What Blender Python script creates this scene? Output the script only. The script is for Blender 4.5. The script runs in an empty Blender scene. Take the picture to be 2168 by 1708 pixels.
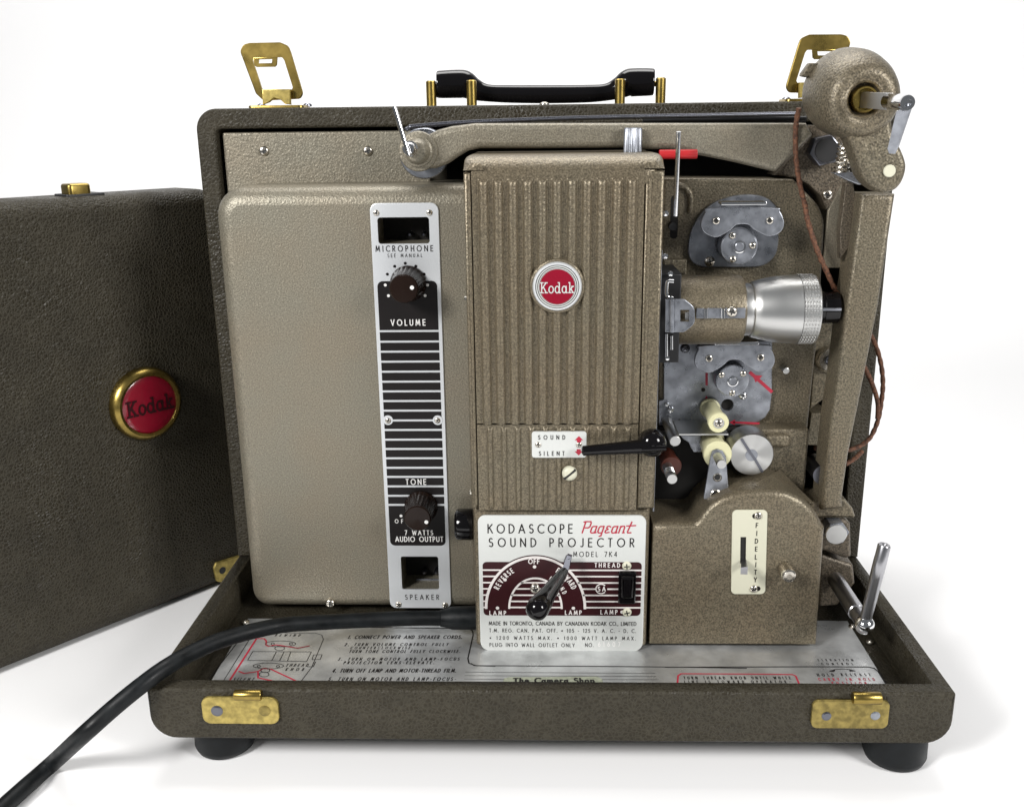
import bpy, math, random
from math import sin, cos, pi, radians
from mathutils import Vector as V, Matrix
from mathutils.geometry import tessellate_polygon
random.seed(4)
S = bpy.context.scene
# ------------------------------------------------------------------ camera
CAM = V((-.0017, -.5728, .316)); PIT, YAW, ROL, FOC = .2809, .0320, .0120, 2048.9   # FOC in units of a 2168 px wide frame
CF = V((-sin(YAW)*cos(PIT), cos(YAW)*cos(PIT), -sin(PIT))); CR = V((cos(YAW), sin(YAW), 0)); CU = CR.cross(CF)
R1 = CR*cos(ROL) - CU*sin(ROL); U1 = CR*sin(ROL) + CU*cos(ROL)
cd = bpy.data.cameras.new('camera'); cam = bpy.data.objects.new('camera', cd); S.collection.objects.link(cam)
cd.sensor_fit = 'HORIZONTAL'; cd.sensor_width = 36; cd.lens = 36*FOC/2168; cd.clip_start = .02; cd.clip_end = 20
m = Matrix((R1, U1, -CF)).transposed().to_4x4(); m.translation = CAM; cam.matrix_world = m
S.camera = cam
# ------------------------------------------------------------------ light
W = bpy.data.worlds.new('World'); S.world = W; W.use_nodes = True
W.node_tree.nodes['Background'].inputs[0].default_value = (.9, .95, 1, 1)
W.node_tree.nodes['Background'].inputs[1].default_value = .16
def area(name, loc, to, sx, sy, power, col=(1, .985, .965)):
    l = bpy.data.lights.new(name, 'AREA'); l.shape = 'RECTANGLE'; l.size = sx; l.size_y = sy; l.energy = power; l.color = col
    o = bpy.data.objects.new(name, l); S.collection.objects.link(o); o.location = loc
    o.rotation_euler = (V(to)-V(loc)).to_track_quat('-Z', 'Y').to_euler()
area('softbox', (-.84, -.96, .84), (-.05, 0, .12), .30, .36, 20)
area('softbox', (.92, -.78, .70), (.05, 0, .14), .32, .38, 12.5)
area('overhead_light', (0, .40, 1.35), (0, .1, 0), 1.0, .5, 12)
area('backdrop_light', (0, .5, 1.3), (0, 1.0, .45), 2.2, .3, 1.2)  # added light that only whitens the backdrop
S.view_settings.view_transform = 'Standard'; S.view_settings.look = 'None'
S.view_settings.exposure = 0; S.view_settings.gamma = 1
# ------------------------------------------------------------------ pixel -> world (each point gets its own real depth)
REG = {'d': (0, 0, 1/1.38376), 'A': (550, 80, 2.8907), 'B': (1200, 180, 2.71), 'C': (1900, 80, 2.4089), 'D': (1850, 500, 2.71), 'E': (1850, 950, 2.71),
       'F': (1850, 1400, 2.5506), 'G': (1300, 1450, 3.0971), 'H': (1040, 560, 3.4167), 'I': (1040, 1000, 3.4167), 'J': (1050, 1350, 3.415),
       'K': (350, 1750, 1.9709), 'L': (1350, 1750, 3.323), 'M': (1950, 1750, 2.4089), 'N': (0, 1500, 1.9763), 'O': (1300, 400, 2.627),
       'Q': (0, 950, 2.2773), 'R': (1380, 1180, 3.4968), 'S': (2300, 100, 3.4156), 'T': (2280, 900, 2.8475), 'U': (1900, 1150, 4.27), 'V': (1900, 540, 3.349)}
def ray(reg, x, y):
    ox, oy, s = REG[reg]; px, py = (ox+x/s)/1.38376, (oy+y/s)/1.38376
    return CF + R1*((px-1084)/FOC) + U1*((854-py)/FOC)
def P(reg, x, y, d):                      # point at world depth Y = d
    r = ray(reg, x, y); return CAM + r*((d-CAM.y)/r.y)
def PZ(reg, x, y, z):                     # point at world height z
    r = ray(reg, x, y); return CAM + r*((z-CAM.z)/r.z)
def X2(reg, x, y, d): p = P(reg, x, y, d); return (p.x, p.z)
def XS(reg, pts, d): return [X2(reg, x, y, d) for x, y in pts]
def LEN(reg, n, x, y, d): return (P(reg, x+n, y, d)-P(reg, x, y, d)).length
# ------------------------------------------------------------------ materials
def mat(name, col, rough=.5, metal=0., spec=.5, coat=0., bump=None, speck=None, tint=None, turned=False, worn=None):
    """bump: list of (kind, scale, strength, distance); speck: (scale, dark factor, light factor)"""
    m = bpy.data.materials.new(name); m.use_nodes = True; N, L = m.node_tree.nodes, m.node_tree.links
    b = N['Principled BSDF']; b.inputs['Base Color'].default_value = (*col, 1); b.inputs['Roughness'].default_value = rough
    b.inputs['Metallic'].default_value = metal; b.inputs['Specular IOR Level'].default_value = spec; b.inputs['Coat Weight'].default_value = coat
    tc = N.new('ShaderNodeTexCoord')
    if worn:                                      # handling marks: gloss that drifts and fine smears
        wn_ = N.new('ShaderNodeTexNoise'); wn_.inputs['Scale'].default_value = worn[0]; wn_.inputs['Detail'].default_value = 8; wn_.inputs['Roughness'].default_value = .7; L.new(tc.outputs['Object'], wn_.inputs['Vector'])
        wr = N.new('ShaderNodeMapRange'); wr.inputs[1].default_value = .35; wr.inputs[2].default_value = .65; wr.inputs[3].default_value = rough-worn[1]; wr.inputs[4].default_value = rough+worn[1]
        L.new(wn_.outputs['Fac'], wr.inputs[0]); L.new(wr.outputs[0], b.inputs['Roughness'])
    if speck:
        no = N.new('ShaderNodeTexNoise'); no.inputs['Scale'].default_value = speck[0]; no.inputs['Detail'].default_value = speck[3] if len(speck) > 3 else 3
        L.new(tc.outputs['Object'], no.inputs['Vector'])
        rp = N.new('ShaderNodeValToRGB'); e = rp.color_ramp.elements
        e[0].position = .35; e[1].position = .67
        e[0].color = (*[c*speck[1] for c in col], 1); e[1].color = (*[min(1, c*speck[2]) for c in col], 1)
        L.new(no.outputs['Fac'], rp.inputs['Fac']); L.new(rp.outputs['Color'], b.inputs['Base Color'])
        if tint:                                  # slow drift of the paint's own hue
            n2 = N.new('ShaderNodeTexNoise'); n2.inputs['Scale'].default_value = tint[0]; n2.inputs['Detail'].default_value = 4; L.new(tc.outputs['Object'], n2.inputs['Vector'])
            r2 = N.new('ShaderNodeValToRGB'); e2 = r2.color_ramp.elements; e2[0].position = .35; e2[1].position = .66; e2[0].color = (*tint[1], 1); e2[1].color = (*tint[2], 1)
            m2 = N.new('ShaderNodeMixRGB'); m2.blend_type = 'MULTIPLY'; m2.inputs[0].default_value = 1
            L.new(n2.outputs['Fac'], r2.inputs['Fac']); L.new(rp.outputs['Color'], m2.inputs[1]); L.new(r2.outputs['Color'], m2.inputs[2]); L.new(m2.outputs[0], b.inputs['Base Color'])
    if turned:                                    # lathe-turned metal: fine rings about the part's own Y axis
        tg_ = N.new('ShaderNodeTangent'); tg_.direction_type = 'RADIAL'; tg_.axis = 'Y'; L.new(tg_.outputs[0], b.inputs['Tangent']); b.inputs['Anisotropic'].default_value = .75
    prev = None
    for kind, sc, st, di in bump or []:
        if kind == 'noise':
            t = N.new('ShaderNodeTexNoise'); t.inputs['Detail'].default_value = 3; out = t.outputs['Fac']
        else:
            t = N.new('ShaderNodeTexVoronoi'); t.feature = 'DISTANCE_TO_EDGE'; out = t.outputs['Distance']
        t.inputs['Scale'].default_value = sc
        if kind == 'leather':
            wn = N.new('ShaderNodeTexNoise'); wn.inputs['Scale'].default_value = sc*.6; mx = N.new('ShaderNodeMixRGB'); mx.blend_type = 'ADD'; mx.inputs[0].default_value = .0016
            L.new(tc.outputs['Object'], wn.inputs['Vector']); L.new(tc.outputs['Object'], mx.inputs[1]); L.new(wn.outputs['Color'], mx.inputs[2]); L.new(mx.outputs[0], t.inputs['Vector'])
            cl = N.new('ShaderNodeMapRange'); cl.inputs[1].default_value = 0; cl.inputs[2].default_value = .28; L.new(out, cl.inputs[0]); out = cl.outputs[0]
            big = N.new('ShaderNodeTexNoise'); big.inputs['Scale'].default_value = 45; big.inputs['Detail'].default_value = 4; L.new(tc.outputs['Object'], big.inputs['Vector'])
            v1 = N.new('ShaderNodeMixRGB'); v1.inputs[1].default_value = (.058, .051, .035, 1); v1.inputs[2].default_value = (*col, 1); L.new(out, v1.inputs[0])
            v2 = N.new('ShaderNodeMixRGB'); v2.blend_type = 'MULTIPLY'; v2.inputs[0].default_value = .5; L.new(v1.outputs[0], v2.inputs[1]); L.new(big.outputs['Fac'], v2.inputs[2]); L.new(v2.outputs[0], b.inputs['Base Color'])
        else: L.new(tc.outputs['Object'], t.inputs['Vector'])
        bp = N.new('ShaderNodeBump'); bp.inputs['Strength'].default_value = st; bp.inputs['Distance'].default_value = di
        L.new(out, bp.inputs['Height'])
        if prev: L.new(prev.outputs['Normal'], bp.inputs['Normal'])
        prev = bp
    if prev: L.new(prev.outputs['Normal'], b.inputs['Normal'])
    return m
M = {}
M['white'] = mat('white_paper', (.83, .83, .835), .9, spec=.1)
M['leather'] = mat('leatherette', (.033, .0268, .0158), .5, spec=.25, bump=[('noise', 60, .15, .004), ('leather', 480, .5, .0007)], worn=(38, .16))
M['lining'] = mat('dark_lining', (.03, .026, .02), .7, speck=(500, .6, 1.4))
M['hammer'] = mat('grey_hammertone', (.218, .196, .154), .42, .4, bump=[('noise', 850, .5, .0006)], speck=(1400, .72, 1.32), tint=(28, (1.0, .975, .93), (.965, .99, .98)))
M['bronze'] = mat('bronze_hammertone', (.152, .127, .089), .38, .45, bump=[('noise', 800, .5, .0006)], speck=(1300, .62, 1.55), tint=(28, (1.0, .975, .93), (.965, .99, .98)))
M['olive'] = mat('bronze_wrinkle', (.138, .117, .083), .42, .4, bump=[('noise', 720, .6, .0006)], speck=(1100, .55, 1.65), tint=(28, (1.0, .975, .93), (.965, .99, .98)))
M['brass'] = mat('brass', (.33, .24, .068), .30, 1, worn=(90, .05), bump=[('noise', 300, .05, .0004)], speck=(260, .85, 1.06))
M['brassworn'] = mat('worn_brass', (.46, .36, .11), .42, .7, bump=[('noise', 400, .2, .0004)], speck=(300, .62, 1.12, 6))
M['dullbrass'] = mat('darker_brass', (.29, .225, .07), .42, .7, bump=[('noise', 400, .2, .0004)], speck=(300, .6, 1.2, 6))  # darker brass tone, for the right catch plate and one rivet
M['satin'] = mat('satin_steel', (.40, .40, .42), .28, 1)
M['steel'] = mat('dull_steel', (.30, .315, .35), .34, .75, bump=[('noise', 260, .08, .0004)], speck=(140, .72, 1.2, 6), worn=(120, .14))
M['nickel'] = mat('nickel', (.66, .62, .55), .25, 1)
M['chrome'] = mat('chrome', (.75, .75, .76), .12, 1)
M['alu'] = mat('brushed_aluminium', (.60, .60, .59), .35, 1)
M['turned'] = mat('turned_aluminium', (.58, .58, .57), .38, 1, turned=True)
M['ano'] = mat('satin_aluminium_plate', (.74, .76, .78), .42, .55, bump=[('noise', 1800, .06, .0002)])
M['plate'] = mat('white_name_plate', (.64, .655, .635), .36, .25)
M['floorplate'] = mat('instruction_metal', (.60, .61, .61), .38, .7, bump=[('noise', 90, .12, .0006)], speck=(60, .78, 1.18, 8), worn=(55, .13))
M['cream'] = mat('cream_plate', (.58, .57, .45), .4)
M['nylon'] = mat('cream_nylon', (.60, .58, .36), .4)
M['ink'] = mat('black_print', (.010, .008, .008), .4, spec=.25)
M['maroon'] = mat('maroon_print', (.030, .006, .008), .3, spec=.3)
M['silverink'] = mat('silver_print', (.72, .68, .66), .45, .1)
M['whiteink'] = mat('white_print', (.8, .79, .77), .5)
M['redink'] = mat('red_print', (.42, .018, .045), .45)
M['enamel'] = mat('red_enamel', (.23, .003, .018), .22, coat=.4)
M['bake'] = mat('black_bakelite', (.004, .0035, .004), .09, spec=.35)
M['knob'] = mat('maroon_bakelite', (.013, .007, .005), .24, spec=.22)
M['black'] = mat('black_metal', (.008, .008, .009), .5)
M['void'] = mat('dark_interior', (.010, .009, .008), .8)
M['rubber'] = mat('black_rubber', (.005, .0062, .007), .5, spec=.25, worn=(60, .14), bump=[('noise', 300, .15, .0006)], speck=(120, .7, 1.5))
M['redrub'] = mat('red_rubber', (.42, .008, .012), .45)
M['brownrub'] = mat('brown_rubber', (.085, .02, .011), .45)
M['belt'] = mat('brown_belt', (.11, .045, .022), .75, bump=[('noise', 900, .7, .0008)], speck=(700, .45, 1.5))
M['sticker'] = mat('aged_sticker', (.30, .32, .24), .6, speck=(500, .75, 1.15))
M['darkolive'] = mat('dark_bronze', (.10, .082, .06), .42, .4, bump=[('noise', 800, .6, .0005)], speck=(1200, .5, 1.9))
M['darksteel'] = mat('dark_steel', (.16, .165, .19), .3, 1)
# ------------------------------------------------------------------ mesh helpers
COL = S.collection.objects
ROOT = {}
def link(name, me, mats, parent):
    o = bpy.data.objects.new(name, me); COL.link(o)
    for mm in (mats if isinstance(mats, (list, tuple)) else [mats]): me.materials.append(M[mm] if isinstance(mm, str) else mm)
    if parent: o.parent = parent
    return o
class MB:
    def __init__(s): s.v, s.f, s.sm, s.mi = [], [], [], []
    def add(s, vs, fs, smooth=True, mi=0):
        k = len(s.v); s.v += [tuple(v) for v in vs]
        for f in fs: s.f.append([i+k for i in f]); s.sm.append(smooth); s.mi.append(mi)
    def mesh(s, name, ang=38):
        me = bpy.data.meshes.new(name); me.from_pydata(s.v, [], s.f)
        me.polygons.foreach_set('use_smooth', s.sm); me.polygons.foreach_set('material_index', s.mi); me.update()
        if ang: me.set_sharp_from_angle(angle=radians(ang))
        return me
    def obj(s, name, mt, parent, ang=38): return link(name, s.mesh(name, ang), mt, parent)
def frame(y): return (V((0, y, 0)), V((1, 0, 0)), V((0, 0, 1)), V((0, -1, 0)))
def area2(l): return .5*sum(l[i-1][0]*l[i][1]-l[i][0]*l[i-1][1] for i in range(len(l)))
def inset(l, d):
    out = []; n = len(l); ds = d if isinstance(d, (list, tuple)) else [d]*n
    for i in range(n):
        a, b, c = V(l[i-1]), V(l[i]), V(l[(i+1) % n]); e1 = (b-a).normalized(); e2 = (c-b).normalized()
        n1 = V((-e1.y, e1.x)); n2 = V((-e2.y, e2.x)); k = max(.35, 1+n1.dot(n2))
        q = b+(n1+n2)*(ds[i]/k); out.append((q.x, q.y))
    return out
def slabmb(mb, loops, F, t, bev=.0004, seg=2, back=True, mi=0):
    o, u, v, n = F
    L = [l if (area2(l) > 0) == (k == 0) else l[::-1] for k, l in enumerate(loops)]
    vary = isinstance(bev, (list, tuple)); seg_ = seg if vary or bev > 0 else 0
    unit = [(1-sin(pi/2*j/seg_), 1-cos(pi/2*j/seg_)) for j in range(seg_+1)] if seg_ else [(0, 0)]
    bv = [([b_ for b_ in bev] if vary else [bev]*len(l)) if k == 0 else [0]*len(l) for k, l in enumerate(L)]
    P3 = lambda p, h: o+u*p[0]+v*p[1]+n*h
    cap = [inset(l, [unit[0][0]*q_ for q_ in b_]) if any(b_) else l for l, b_ in zip(L, bv)]
    flat = [p for l in cap for p in l]
    tris = tessellate_polygon([[V((p[0], p[1], 0)) for p in l] for l in cap])
    def orient(tr):
        a, b, c = [flat[i] for i in tr]
        return tr if (b[0]-a[0])*(c[1]-a[1])-(b[1]-a[1])*(c[0]-a[0]) > 0 else tr[::-1]
    tris = [orient(list(t_)) for t_ in tris]
    mb.add([P3(p, 0) for p in flat], tris, False, mi)
    for l, b_ in zip(L, bv):
        N = len(l); vs = []; k = 0
        for ui, ud in (unit if any(b_) else [(0, 0)]):
            vs += [P3(p, -ud*q_) for p, q_ in zip(inset(l, [ui*q_ for q_ in b_]) if any(b_) else l, b_)]; k += 1
        if t > 0: vs += [P3(p, -t) for p in l]; k += 1
        mb.add(vs, [[r*N+i, (r+1)*N+i, (r+1)*N+(i+1) % N, r*N+(i+1) % N] for r in range(k-1) for i in range(N)], True, mi)
    if back and t > 0:
        fl = [p for l in L for p in l]
        mb.add([P3(p, -t) for p in fl], [tr[::-1] for tr in tris], False, mi)
def slab(name, loops, y, t, mt, parent, bev=.0004, seg=2, F=None):
    if isinstance(loops[0][0], (int, float)): loops = [loops]
    mb = MB(); slabmb(mb, loops, F or frame(y), t, bev, seg); return mb.obj(name, mt, parent)
def decal(name, shapes, y, mt, parent, F=None):
    """flat print lying on a surface: list of outlines (each an outline or [outline, hole])"""
    mb = MB()
    for s in shapes:
        if isinstance(s[0][0], (int, float)): s = [s]
        slabmb(mb, s, F or frame(y), 0, 0)
    return mb.obj(name, mt, parent, None)
def circ(x, z, r, n=40, a0=0, a1=2*pi):
    return [(x+r*cos(a0+(a1-a0)*i/n), z+r*sin(a0+(a1-a0)*i/n)) for i in range(n if abs(a1-a0-2*pi) < 1e-6 else n+1)]
def rpoly(pts, r, n=5):
    out = []; N = len(pts)
    for i in range(N):
        a, b, c = V(pts[i-1]), V(pts[i]), V(pts[(i+1) % N]); ri = r[i] if isinstance(r, (list, tuple)) else r
        d1 = (a-b); d2 = (c-b); l1, l2 = d1.length, d2.length; d1.normalize(); d2.normalize()
        ang = math.acos(max(-1, min(1, d1.dot(d2))))
        if ri <= 0 or ang > 3.1: out.append((b.x, b.y)); continue
        tl = min(ri/math.tan(ang/2), l1*.49, l2*.49); rr = tl*math.tan(ang/2)
        ce = b+(d1+d2).normalized()*(rr/sin(ang/2)); p, q = b+d1*tl, b+d2*tl
        a1_ = math.atan2(p.y-ce.y, p.x-ce.x); a2_ = math.atan2(q.y-ce.y, q.x-ce.x)
        da = (a2_-a1_+pi) % (2*pi)-pi
        out += [(ce.x+rr*cos(a1_+da*k/n), ce.y+rr*sin(a1_+da*k/n)) for k in range(n+1)]
    return out
def rrect(x0, z0, x1, z1, r, n=6): return rpoly([(x0, z0), (x1, z0), (x1, z1), (x0, z1)], r, n)
def rect(x0, z0, x1, z1): return [(x0, z0), (x1, z0), (x1, z1), (x0, z1)]
def rr_px(reg, x0, y0, x1, y1, d, r, n=6):          # rectangle seen at those pixels, r in pixels of the region
    a, b, c, e = X2(reg, x0, y0, d), X2(reg, x1, y0, d), X2(reg, x1, y1, d), X2(reg, x0, y1, d)
    xa, xb = (a[0]+e[0])/2, (b[0]+c[0])/2; zt, zb = (a[1]+b[1])/2, (c[1]+e[1])/2
    rr = LEN(reg, 1, x0, y0, d)
    return rrect(xa, zb, xb, zt, r*rr, n) if r else rect(xa, zb, xb, zt)
def spl(pts, n=6, closed=True):
    pts = [V(p) for p in pts]; N = len(pts); out = []
    for i in range(N if closed else N-1):
        g = lambda k: pts[k % N] if closed else pts[max(0, min(N-1, k))]
        p0, p1, p2, p3 = g(i-1), g(i), g(i+1), g(i+2)
        for k in range(n):
            t = k/n; out.append(.5*((2*p1)+(p2-p0)*t+(2*p0-5*p1+4*p2-p3)*t*t+(3*p1-p0-3*p2+p3)*t**3))
    if not closed: out.append(pts[-1])
    return out
def spl2(pts, n=6): return [(p.x, p.y) for p in spl([(a, b, 0) for a, b in pts], n)]
def lathemb(mb, prof, o, ax, n=48, mod=None, mi=0):
    o = V(o); ax = V(ax).normalized(); a = ax.orthogonal().normalized()
    if abs(ax.y) > .9: a = V((1, 0, 0))
    b = ax.cross(a); vs, fs = [], []
    if len(prof) > 2 and prof[-1][1] < 1e-9 and abs(prof[-1][0]-prof[-2][0]) < 2.1e-4: prof = prof[:-1]
    for h, r in prof:
        for i in range(n):
            t = 2*pi*i/n; rr = r*(mod(t, h) if mod else 1); vs.append(o+ax*h+(a*cos(t)+b*sin(t))*rr)
    K = len(prof)
    fs = [[k*n+i, k*n+(i+1) % n, (k+1)*n+(i+1) % n, (k+1)*n+i] for k in range(K-1) for i in range(n)]
    mb.add(vs, fs, True, mi)
    for k in (0, K-1):
        if prof[k][1] > 1e-7:
            c = [vs[k*n+i] for i in range(n)]; mb.add(c, [list(range(n)) if k else list(range(n))[::-1]], False, mi)
def lathe(name, prof, o, ax, mt, parent, n=48, mod=None, ang=38):
    mb = MB(); lathemb(mb, prof, o, ax, n, mod); return mb.obj(name, mt, parent, ang)
def cylp(L, r, b=.0004): return [(0, r), (L-b, r), (L-b*.3, r-b*.3), (L, r-b)]
def cyl(name, reg, x, y, d, r, L, mt, parent, b=.0004, n=40):      # a pin along the view depth: front face centre seen at the pixel, front at Y = d
    p = P(reg, x, y, d); return lathe(name, cylp(L, r, b), p+V((0, L, 0)), (0, -1, 0), mt, parent, n)
def tubemb(mb, pts, rad, n=12, mi=0, cap=True):
    pts = [V(p) for p in pts]; K = len(pts); vs = []
    t0 = (pts[1]-pts[0]).normalized(); a = t0.orthogonal().normalized()
    for i in range(K):
        t = (pts[min(K-1, i+1)]-pts[max(0, i-1)]).normalized(); a = (a-t*a.dot(t)).normalized(); b = t.cross(a)
        r = rad[i] if isinstance(rad, (list, tuple)) else rad
        vs += [pts[i]+(a*cos(2*pi*k/n)+b*sin(2*pi*k/n))*r for k in range(n)]
    mb.add(vs, [[i*n+k, i*n+(k+1) % n, (i+1)*n+(k+1) % n, (i+1)*n+k] for i in range(K-1) for k in range(n)], True, mi)
    if cap: mb.add(vs[:n], [list(range(n))[::-1]], False, mi); mb.add(vs[-n:], [list(range(n))], False, mi)
def tube(name, pts, rad, mt, parent, n=12, ang=50):
    mb = MB(); tubemb(mb, pts, rad, n); return mb.obj(name, mt, parent, ang)
def boxmb(mb, a, b, mi=0):
    (x0, y0, z0), (x1, y1, z1) = a, b
    mb.add([(x0, y0, z0), (x1, y0, z0), (x1, y1, z0), (x0, y1, z0), (x0, y0, z1), (x1, y0, z1), (x1, y1, z1), (x0, y1, z1)],
           [[0, 3, 2, 1], [4, 5, 6, 7], [0, 1, 5, 4], [1, 2, 6, 5], [2, 3, 7, 6], [3, 0, 4, 7]], False, mi)
def box(name, a, b, mt, parent, bev=.0006):
    (x0, y0, z0), (x1, y1, z1) = a, b
    return slab(name, [rect(x0, z0, x1, z1)], y0, y1-y0, mt, parent, bev)
def helix(name, pts, R, r, turns, mt, parent, per=9, n=5):
    pts = [V(p) for p in pts]; seg = [(pts[i+1]-pts[i]).length for i in range(len(pts)-1)]; T = sum(seg); out = []; tot = int(turns*per)
    for k in range(tot+1):
        s = T*k/tot; i = 0
        while i < len(seg)-1 and s > seg[i]: s -= seg[i]; i += 1
        t = (pts[i+1]-pts[i]).normalized(); p = pts[i]+t*s; a = t.cross(V((.3, 1, .2))).normalized(); b = t.cross(a)
        out.append(p+(a*cos(2*pi*k/per)+b*sin(2*pi*k/per))*R)
    return tube(name, out, r, mt, parent, n)
def boolean(o, cutter):
    md = o.modifiers.new('cut', 'BOOLEAN'); md.operation = 'DIFFERENCE'; md.object = cutter; md.solver = 'EXACT'
    dg = bpy.context.evaluated_depsgraph_get(); me = bpy.data.meshes.new_from_object(o.evaluated_get(dg)); o.modifiers.clear(); o.data = me
    bpy.data.objects.remove(cutter)
# screws: one mesh per kind, copied
def screw_mesh(kind):
    mb = MB(); lathemb(mb, [(-.3, 1), (.05, 1), (.25, .93), (.42, .72), (.5, .4), (.52, 0.0)], (0, 0, 0), (0, -1, 0), 24)
    if kind == 'cross':
        for a in (.5, .5+pi/2):
            c, s = cos(a), sin(a); q = [(-.58, -.12), (.58, -.12), (.58, .12), (-.58, .12)]
            slabmb(mb, [[(c*x-s*z, s*x+c*z) for x, z in q]], frame(-.535 if a < 1 else -.53), .3, 0, mi=1)
    else:
        c, s = cos(.7), sin(.7); q = [(-.97, -.13), (.97, -.13), (.97, .13), (-.97, .13)]
        slabmb(mb, [[(c*x-s*z, s*x+c*z) for x, z in q]], frame(-.53), .6, 0, mi=1)
    me = mb.mesh('screw'); return me
SCR = {}
def screw(reg, x, y, d, rpx, parent, kind='cross', mt='nickel', name='screw', rot=None):
    key = (kind, mt)
    if key not in SCR: SCR[key] = screw_mesh(kind); SCR[key].materials.append(M[mt]); SCR[key].materials.append(M['black'])
    o = bpy.data.objects.new(name, SCR[key]); COL.link(o); r = LEN(reg, rpx, x, y, d); p = P(reg, x, y, d)
    o.location = p; o.scale = (r, r, r); o.rotation_euler = (0, random.uniform(0, 1.5) if rot is None else rot, 0); o.parent = parent; return o
# ------------------------------------------------------------------ stroke lettering
def arc(cx, cy, rx, ry, a0, a1, n=14): return [(cx+rx*cos(radians(a0+(a1-a0)*i/n)), cy+ry*sin(radians(a0+(a1-a0)*i/n))) for i in range(n+1)]
GL = {
 'A': (.78, [[(0, 0), (.39, 1), (.78, 0)], [(.14, .32), (.64, .32)]]),
 'B': (.52, [[(0, .54), (.24, .54)]+arc(.27, .77, .2, .23, -90, 90)+[(0, 1), (0, 0)]+arc(.25, .27, .27, .27, -90, 90)+[(.24, .54)]]),
 'C': (.74, [arc(.5, .5, .5, .5, 52, 308, 22)]),
 'D': (.66, [[(0, 0), (0, 1)]+arc(.16, .5, .5, .5, 90, -90, 18)+[(0, 0)]]),
 'E': (.46, [[(.46, 1), (0, 1), (0, 0), (.46, 0)], [(0, .52), (.42, .52)]]),
 'F': (.44, [[(.44, 1), (0, 1), (0, 0)], [(0, .5), (.4, .5)]]),
 'G': (.92, [arc(.5, .5, .5, .5, 52, 360, 24)+[(.56, .5)]]),
 'H': (.62, [[(0, 0), (0, 1)], [(.62, 0), (.62, 1)], [(0, .52), (.62, .52)]]),
 'I': (.02, [[(.01, 0), (.01, 1)]]),
 'J': (.3, [[(.3, 1), (.3, .2)]+arc(.12, .2, .18, .2, 0, -130, 8)]),
 'K': (.58, [[(0, 0), (0, 1)], [(.55, 1), (0, .45)], [(.18, .62), (.58, 0)]]),
 'L': (.4, [[(0, 1), (0, 0), (.4, 0)]]),
 'M': (.86, [[(0, 0), (.12, 1), (.43, .18), (.74, 1), (.86, 0)]]),
 'N': (.68, [[(0, 0), (0, 1), (.68, 0), (.68, 1)]]),
 'O': (.98, [arc(.49, .5, .49, .5, 0, 360, 28)]),
 'P': (.48, [[(0, 0), (0, 1)]+arc(.22, .73, .26, .27, 90, -90, 10)+[(0, .46)]]),
 'R': (.52, [[(0, 0), (0, 1)]+arc(.22, .74, .26, .26, 90, -90, 10)+[(0, .48)], [(.2, .48), (.52, 0)]]),
 'S': (.5, [arc(.25, .75, .22, .25, 40, 250, 12)+arc(.25, .26, .25, .26, 80, -140, 12)]),
 'T': (.5, [[(0, 1), (.5, 1)], [(.25, 1), (.25, 0)]]),
 'U': (.6, [[(0, 1), (0, .3)]+arc(.3, .3, .3, .3, 180, 360, 12)+[(.6, 1)]]),
 'V': (.68, [[(0, 1), (.34, 0), (.68, 1)]]),
 'W': (1.02, [[(0, 1), (.25, 0), (.51, .85), (.77, 0), (1.02, 1)]]),
 'X': (.62, [[(0, 0), (.6, 1)], [(0, 1), (.62, 0)]]),
 'Y': (.64, [[(0, 1), (.32, .45), (.64, 1)], [(.32, .45), (.32, 0)]]),
 '0': (.56, [arc(.28, .5, .28, .5, 0, 360, 24)]),
 '1': (.2, [[(0, .85), (.15, 1), (.15, 0)]]),
 '2': (.5, [arc(.25, .74, .24, .26, 170, -20, 10)+[(0, 0), (.5, 0)]]),
 '4': (.56, [[(.42, 0), (.42, 1), (0, .28), (.56, .28)]]),
 '3': (.46, [[(.02, 1), (.42, 1), (.2, .6)]+arc(.2, .3, .25, .3, 80, -150, 12)]),
 '5': (.48, [[(.44, 1), (.12, 1), (.06, .56)]+arc(.22, .32, .25, .32, 120, -140, 12)]),
 '6': (.5, [arc(.25, .3, .25, .3, 0, 360, 18), [(.02, .38), (.34, 1)]]),
 '7': (.5, [[(0, 1), (.5, 1), (.16, 0)]]),
 '.': (.05, [[(.02, 0), (.02, .09)]]), ',': (.08, [[(.05, .09), (0, -.14)]]), '-': (.34, [[(.04, .42), (.3, .42)]]),
 '~': (.9, [[(0, .42), (.9, .42)]]), '*': (.44, [arc(.22, .46, .17, .17, 0, 360, 14), arc(.22, .46, .07, .07, 0, 360, 10)]), ' ': (.42, [])}
KOD = {'K': (.86, [[(.16, .04), (.16, 1)], [(0, .04), (.36, .04)], [(0, .97), (.34, .97)], [(.7, .97), (.2, .42)], [(.36, .58), (.72, .04)], [(.56, .97), (.84, .97)], [(.58, .04), (.88, .04)]]),
 'o': (.6, [arc(.3, .33, .27, .31, 0, 360, 22)]),
 'd': (.7, [arc(.28, .33, .25, .31, 0, 360, 20), [(.54, .04), (.54, .97)], [(.4, .97), (.54, .97)], [(.54, .04), (.68, .04)]]),
 'a': (.66, [arc(.27, .33, .24, .31, 0, 360, 20), [(.52, .04), (.52, .64)], [(.52, .04), (.66, .04)]]),
 'k': (.68, [[(.14, .04), (.14, .97)], [(.02, .97), (.14, .97)], [(0, .04), (.28, .04)], [(.48, .62), (.16, .28)], [(.28, .4), (.54, .04)], [(.38, .62), (.6, .62)], [(.44, .04), (.7, .04)]])}
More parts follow.
